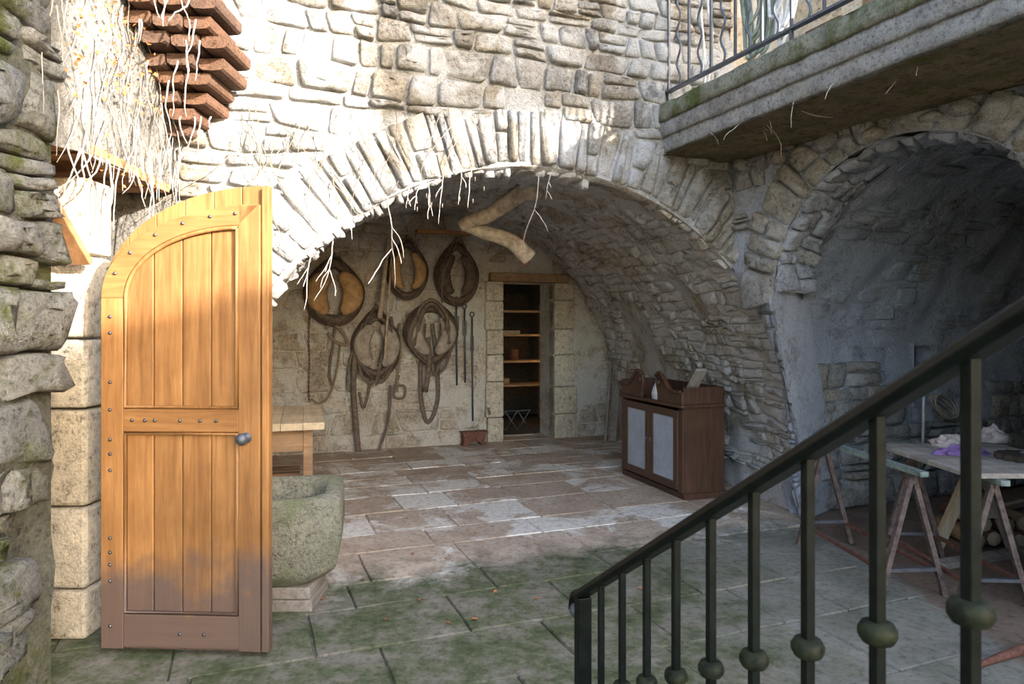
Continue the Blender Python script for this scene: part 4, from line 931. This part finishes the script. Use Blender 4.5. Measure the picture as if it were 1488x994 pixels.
# ------------------------------------------------------------------ trestles and work board in the right arch
def trestle(a, b2, h, sp, label, sh=.0):
    t = thing('metal_trestle', label, 'trestle', (a + b2) / 2, group='metal trestles'); d = (b2 - a).normalized(); n = V((d.y, -d.x, 0))
    o = t.location; L = lambda p: V(p) - o
    MB().bar(L(a - d * .06 + UP * h), L(b2 + d * .06 + UP * h), .05, .03).build('top_bar', M['trestle_green'], t)
    for e in (a + d * .05, b2 - d * .05):
        for sg in (-1, 1):
            MB().bar(L(e + UP * (h - .01)), L(e + n * (sg * sp)), .03, .03).build('leg', M['trestle_brown'], t)
        f = .22; MB().bar(L(e + n * (-sp * (1 - f)) + UP * (h * f)), L(e + n * (sp * (1 - f)) + UP * (h * f)), .025, .02).build('cross_bar', M['iron_grey'], t)
    for sg in (-1, 1):
        f = .2; MB().bar(L(a + n * (sg * sp * (1 - f)) + d * .05 + UP * (h * f)), L(b2 + n * (sg * sp * (1 - f)) - d * .05 + UP * (h * f)), .022, .022).build('side_bar', M['rust'], t)
    return t
trestle(V((2.30, 5.12, 0)), V((2.37, 4.02, 0)), .75, .2, 'green-topped metal trestle with brown legs standing nearest the pillar')
trestle(V((2.79, 4.84, 0)), V((2.73, 3.86, 0)), .735, .2, 'green-topped metal trestle with brown legs carrying the work board')
wk = thing('work_board', 'grey weathered work board laid across the trestle', 'board', V((2.56, 3.84, .75)))
for i in range(5): MB().box((.425, .1 + .2 * i, .016), .85, .195, .03).build('plank', M['grey_wood'], wk, .004)
wh = thing('wooden_sawhorse', 'grey wooden sawhorse holding the right end of the work board', 'sawhorse', V((3.30, 4.45, 0)))
MB().box((0, 0, .705), .09, 1.05, .09).build('beam', M['grey_wood'], wh, .005)
for y in (-.42, .42):
    for sg in (-1, 1): MB().bar((0, y, .7), (sg * .28, y * 1.1, 0), .07, .05, V((0, 1, 0))).build('leg', M['pale_wood'] if sg < 0 else M['grey_wood'], wh, .004)
    MB().bar((-.17, y * 1.06, .28), (.17, y * 1.06, .28), .02, .08).build('brace', M['grey_wood'], wh)
def rag(c, rx, ry, h, name, label, mat, seed):
    mb = MB()
    def f(a, b2):
        q = V((math.cos(a) * math.cos(b2), math.sin(a) * math.cos(b2), math.sin(b2))); k = 1 + .5 * noise.noise(q * 2.2 + V((seed, 0, 0))) + .2 * noise.noise(q * 6 + V((0, seed, 0)))
        return c + V((q.x * rx * k, q.y * ry * k, max(0, q.z) * h * k))
    mb.grid(f, lin(0, 2 * math.pi, 28), lin(0, math.pi / 2, 10))
    return tag(mb.build(name, mat), label, 'cloth')
TB = .7825
rag(G(1385, 648, TB), .14, .1, .07, 'rag', 'crumpled pale rag at the back of the work board', M['rag'], 3)
rag(G(1440, 641, TB), .12, .09, .1, 'rag', 'larger crumpled rag near the right end of the work board', M['rag'], 8)
rag(G(1398, 660, TB), .17, .06, .05, 'purple_cloth', 'purple cloth bunched in the middle of the work board', M['purple'], 12)
gl = thing('circular_saw_blade', 'dark toothed disc lying at the right edge of the work board', 'saw blade', G(1490, 668, TB))
MB().prism([V(((.16 if i % 2 else .135) * math.cos(i * math.pi / 14), (.16 if i % 2 else .135) * math.sin(i * math.pi / 14), 0)) for i in range(28)], UP * .035).build('disc', M['dark'], gl)
MB().lathe([(.03, .035), (.03, .05), (.012, .055)], (0, 0, 0), UP, 10).build('hub', M['iron_grey'], gl)
# pipe, coil, window slit, firewood in the alcove
def onV(x, y, out=0.0):
    r = (x - CX) / F; o = P0 + NV * out; k = DV.y / DV.x
    t = (o.y - o.x * k) / (1 - r * k); return P(x, y, t)
tag(MB().tube([onV(1343, 532, .1), onV(1341, 650, .12)], .013, 8).build('grey_pipe', M['hose_white']), 'thin pale pipe running down the alcove wall', 'pipe')
wi = thing('window_1', 'narrow dark window slit with a blue bar in the alcove wall', 'window', P0 + DV * (NI0 + NI1) / 2 + UP * .87, kind='structure')
MB().box(-NV * .27 + UP * .29, NI1 - NI0, .02, .58, (DV, NV, UP)).build('pane', M['dark'], wi); MB().box(-NV * .2 + UP * .29 + DV * .05, .03, .03, .58, (DV, NV, UP)).build('bar', M['trestle_green'], wi)
for sg in (-1, 1): MB().box(-NV * .22 + UP * .29 + DV * (sg * .13), .035, .05, .58, (DV, NV, UP)).build('window_frame', M['dark'], wi)
rc = thing('rope_coil', 'coil of pale rope hung below the alcove window', 'rope', onV(1372, 590, .14))
for i in range(6): MB().tube([DV * (.15 * math.cos(q) + .04 * math.sin(q) * (i % 3 - 1)) + UP * ((.05 + .008 * i) * math.sin(q) - .35 * .15 * math.cos(q) * 1.4) + NV * (.012 * i - .03) for q in lin(0, 6.283, 22)[:-1]], .009, 6, True).build('loop', M['canvas'], rc)
wp = [(3.35, 5.15, 0), (3.5, 5.2, 0), (3.65, 5.15, 0), (3.8, 5.2, 0), (3.42, 5.18, .11), (3.58, 5.17, .11), (3.72, 5.2, .11), (3.5, 5.15, .22)]
for i, (x, y, z) in enumerate(wp):
    t = thing('firewood_log', ('first', 'second', 'third', 'fourth')[i if z == 0 else i - 4 if z < .2 else 0] + ' firewood log from the left, ' + ('bottom' if z == 0 else 'middle' if z < .2 else 'top') + ' row under the board', 'log', V((x, y, z)), group='firewood under the board')
    MB().tube([V((0, -.2, .06)), V((.01, .05, .065)), V((0, .25, .06))], [.06, .064, .058], 8).build('bark', M['rust'] if i % 3 else M['old_wood'], t)
    MB().lathe([(.052, 0), (.05, .004)], V((0, -.204, .06)), V((0, -1, 0)), 8).build('cut_end', M['pale_wood'], t)
tag(MB().bar(G(1362, 822), G(1500, 800), .1, .05).build('floor_plank', M['grey_wood'], None, .006), 'grey plank lying on the earth under the work board', 'plank')
tag(MB().bar(G(1345, 770) + UP * .03, G(1490, 735) + UP * .03, .06, .05).build('floor_batten', M['pale_wood'], None, .005), 'pale batten on the earth behind the sawhorse', 'plank')
pts = curve([G(1420, 972) + UP * .015, G(1450, 962) + UP * .02, G(1500, 948) + UP * .03], 6)
tag(MB().tube(pts, [.012 + .0012 * i for i in range(len(pts))], 7).build('fallen_branch', M['rust']), 'brown branch lying on the earth at the lower right', 'branch')

# ------------------------------------------------------------------ stair railing in the foreground
Y0 = 1.9
def Rl(i, z=0.0): return V((Y0 * (.103 + .01776 * i), Y0 * (1 - .0673 * i), z))
def rail_z(i): return .865 + (1.575 - .865) * i / 9.0
sr = thing('stair_railing', 'dark green iron stair railing with round collars in the foreground', 'railing', Rl(0))
DR = (Rl(9) - Rl(0)).normalized(); NR = V((DR.y, -DR.x, 0))
prof = [(-.024, -.004), (-.02, .008), (-.009, .014), (.009, .014), (.02, .008), (.024, -.004), (.015, -.012), (-.015, -.012)]
path = [Rl(i, rail_z(i)) for i in lin(-.15, 13, 30)]
start = [Rl(-.15, rail_z(-.15)) - DR * (.035 * math.sin(q)) + UP * (-.045 + .045 * math.cos(q) * 1) for q in lin(0, 1.75, 8)]
full = list(reversed(start[1:])) + path
mb = MB(); n = len(prof); vs_ = []
for i, p in enumerate(full):
    t_ = (full[min(i + 1, len(full) - 1)] - full[max(i - 1, 0)]).normalized(); s_ = t_.cross(UP); s_.normalize(); s_ = NR; u_ = s_.cross(t_).normalized()
    if u_.z < 0 and i > 6: u_ = -u_
    if i <= 6 and u_.dot(V((-DR.x, -DR.y, .3))) < 0: u_ = -u_
    vs_ += [p + s_ * a + u_ * b2 for a, b2 in prof]
fs = [(i * n + k, i * n + (k + 1) % n, (i + 1) * n + (k + 1) % n, (i + 1) * n + k) for i in range(len(full) - 1) for k in range(n)] + [tuple(range(n)), tuple((len(full) - 1) * n + k for k in range(n))]
rel(mb.add(vs_, fs), sr).build('handrail', M['iron_green'], sr, .002)
rel(MB().lathe([(.006, -.024), (.019, -.016), (.024, 0), (.019, .016), (.006, .024)], full[0] + DR * .016 + UP * .004, NR, 14), sr).build('scroll_knob', M['iron_grey'], sr)
for i in range(0, 14):
    p = Rl(i); zb = max(.0, rail_z(i) - .92); zt = rail_z(i) - .008; h = .019 if i == 0 else .0075
    lean = V((-.004, 0, 0))
    rel(MB().box(p + UP * ((zb + zt) / 2), 2 * h, 2 * h, zt - zb, (DR, NR, UP)), sr).build('newel_post' if i == 0 else 'baluster', M['iron_green'], sr, .002)
    if i: rel(MB().lathe([(.010, -.014), (.019, -.012), (.0235, -.004), (.0235, .004), (.019, .012), (.010, .014)], p + UP * (rail_z(i) - .285), UP, 16), sr).build('collar', M['iron_moss'], sr)
sp_ = thing('stone_steps', 'stone steps rising beside the foreground stair railing', 'steps', Rl(0) + V((.5, 0, 0)), kind='structure')
for i in range(8):
    k = .4 + 1.95 * i; c = Rl(k) - NR * .42 * (1 if NR.x < 0 else -1); zt = .0 + .155 * (i + 1) - .13
    rel(MB().box(c + DR * .14 + UP * (zt / 2 + .0), .3, .95, max(.05, zt), (DR, NR, UP)), sp_).build('step', M['quoin'], sp_, .008)

# ------------------------------------------------------------------ creepers
def stem(p, d, L, r, n=8, droop=.02, wig=.02, rr=rnd):
    pts = [V(p)]; d = V(d).normalized()
    for i in range(n):
        d = (d + V((rr.uniform(-1, 1), rr.uniform(-1, 1), rr.uniform(-1, 1))) * wig * 8 - UP * droop * 4).normalized()
        pts.append(pts[-1] + d * L / n)
    return pts
def hang(x, y, L, label, br_=2, out=.06, seed=0, thick=.0042):
    p = onA(x, y, out); t = thing('hanging_vine', label, 'vine', p, group='vine strands hanging from the arch'); r = random.Random(seed)
    pts = stem(p, (r.uniform(-.3, .3), -.1, -1), L, .004, 9, .05, .03, r)
    rel(MB().tube(pts, [thick * (1 - .05 * i) for i in range(len(pts))], 5), t).build('stem', M['vine'], t)
    for k in range(br_):
        q = pts[r.randint(2, 6)]; b2 = stem(q, (r.uniform(-1, 1), -.2, -.8), L * r.uniform(.25, .5), .003, 6, .04, .03, r)
        rel(MB().tube(b2, thick * .75, 5), t).build('twig', M['vine'], t)
hs = [(563, 288, .62, 3, 'long forked vine strand hanging before the wooden shafts'), (452, 372, .36, 2, 'vine strand hanging at the left end of the arch'), (484, 350, .42, 4, 'bushy vine strand hanging before the tan-lined collar'), (512, 322, .12, 1, 'tiny vine stub on the left haunch of the arch'),
      (594, 274, .14, 2, 'short vine tuft just right of the longest strand'), (612, 262, .22, 3, 'forked vine tuft hanging left of the log'), (622, 262, .25, 2, 'slender vine strand beside the forked tuft'), (644, 255, .34, 1, 'curved vine strand hanging over the orange board'), (671, 246, .25, 1, 'straight vine strand above the log end'), (686, 246, .3, 0, 'thin straight vine strand nearest the log'),
      (783, 256, .55, 1, 'single long vine strand hanging right of the forked log'), (800, 252, .2, 2, 'short vine strand right of the arch crown')]
for i, (x, y, L, b2, lb) in enumerate(hs): hang(x, y, L, lb, b2, .06, 40 + i, .0055 if i == 0 else .0042)
# creeper on the left upper wall and over the corbel
def creeper(name, label, base, n, fn, mat, leaf=None, nl=0, seed=5, rad=.005, lsz=.02):
    r = random.Random(seed); t = thing(name, label, 'creeper', base)
    for i in range(n):
        pts = fn(r); mb = MB().tube(pts, [rad * (1.15 - .7 * k / len(pts)) for k in range(len(pts))], 5); rel(mb, t).build('stem', mat, t)
    if leaf:
        mb = MB()
        for i in range(nl):
            pts = fn(r); p = pts[r.randint(0, len(pts) - 1)] + V((r.uniform(0, .05), r.uniform(-.05, .05), r.uniform(-.05, .05)))
            a = V((r.uniform(-1, 1), r.uniform(-1, 1), r.uniform(-1, 1))).normalized(); b2 = a.orthogonal().normalized(); c = a.cross(b2); s_ = lsz * r.uniform(.6, 1.3)
            mb.add([p - a * s_, p + b2 * s_ * .6 + c * s_ * .25, p + a * s_, p - b2 * s_ * .6 + c * s_ * .25], [(0, 1, 2), (0, 2, 3)])
        o = rel(mb, t).build('leaves', leaf, t, recalc=False); o['kind'] = 'stuff'
    return t
def f1(r):
    y = r.uniform(3.0, 4.15); z = r.uniform(2.45, 3.6); pts = [V((XL + .04, y, z))]; dy, dz = r.uniform(-.5, .5), -1
    for i in range(9):
        dy += r.uniform(-.5, .5); q = pts[-1] + V((r.uniform(-.012, .014), dy * .03, dz * .06)); q.x = max(XL + .02, q.x); q.y = min(4.15, q.y); pts.append(q)
        if q.z < 2.36: break
    return pts
creeper('climbing_creeper', 'bare creeper stems with rust leaves on the wall over the left doorway', V((XL, 3.6, 2.4)), 46, f1, M['vine'], M['leaf'], 40, 5, .0033, .013)
def f2(r): 
    p = V((XL + .05, r.uniform(3.05, 3.75), r.uniform(2.75, 3.5))); return [p, p + V((.02, .02, -.03))]
creeper('leaf_cluster', 'cluster of rust-coloured dry leaves high on the left wall', V((XL, 3.3, 3.1)), 8, f2, M['vine_dark'], M['leaf'], 150, 6, .003, .014)
def f3(r):
    i = r.randint(0, 10); p = V((XL + r.uniform(.05, .4), 4.1 - .078 * i - .03, 2.74 + .078 * i)); return [V(q) for q in stem(p, (.2, -.5, -1), r.uniform(.12, .38), .004, 7, .06, .04, r)]
creeper('corbel_creeper', 'pale dry creeper strands dangling from the tile corbel', V((XL + .2, 4.0, 2.9)), 20, f3, M['vine'], None, 0, 7, .005)
def f3b(r): p = onA(r.uniform(292, 322), r.uniform(0, 120), .06); return [p, p + V((.01, 0, -.05))]
creeper('ivy_tuft', 'green ivy tuft along the right side of the tile corbel', onA(305, 60, .06), 6, f3b, M['vine_dark'], M['ivy'], 120, 8, .003, .022)
def f4(r):
    p = V((XL + .02, r.uniform(3.1, 3.9), 2.44)); return stem(p, (.15, -.1, -1), r.uniform(.12, .4), .004, 7, .05, .04, r)
creeper('lintel_creeper', 'dry creeper roots hanging below the brown door lintel', V((XL, 3.5, 2.44)), 14, f4, M['vine'], None, 0, 9, .0045)
def f5(r):
    x = r.uniform(330, 720); y = r.uniform(150, 300); s0 = A_s(onA(x, y)); z0 = onA(x, y).z; pts = []; ds = r.uniform(-.04, .04)
    for i in range(9):
        pts.append(A(s0, z0, .085 + .008 * math.sin(i))); ds += r.uniform(-.02, .02); s0 += ds; z0 -= .055
        if z0 < arch_z(s0) + .02: break
    return pts if len(pts) > 1 else [A(s0, z0, .08), A(s0, z0 - .03, .08)]
creeper('wall_creeper', 'thin bare creeper network spread over the sunlit arch wall', A(1.2, 2.6, .07), 44, f5, M['vine_dark'], None, 0, 11, .0032)
def f6(r):
    p = Bal(r.uniform(.0, 2.2), 3.0, r.uniform(-.3, .0)); return stem(p, (r.uniform(-1, 1), -.5, -.6), r.uniform(.1, .28), .003, 6, .03, .04, r)
creeper('balcony_creeper', 'pale dry roots dangling under the balcony edge', Bal(.5, 2.98), 14, f6, M['vine'], None, 0, 12, .0035)
# fallen leaves
lp = [(325 + 290, 742), (648, 812), (690, 775), (520, 752), (527, 842), (600, 805), (470, 870), (930, 855), (720, 860), (560, 900), (690, 900), (838, 905), (780, 870), (610, 872), (650, 905)]
for i, (x, y) in enumerate(lp):
    c = G(x, y, .012); a = rnd.uniform(0, 6.28); s_ = .022; d = V((math.cos(a), math.sin(a), 0)); e = V((-d.y, d.x, 0))
    tag(MB().add([c - d * s_, c + e * s_ * .55 + UP * .008, c + d * s_ + UP * .004, c - e * s_ * .55 + UP * .008, c], [(0, 4, 1), (1, 4, 2), (2, 4, 3), (3, 4, 0)]).build('fallen_leaf', M['leaf'], None, recalc=False), 'small dry leaf fallen on the paving', 'leaf', 'fallen leaves on the paving')
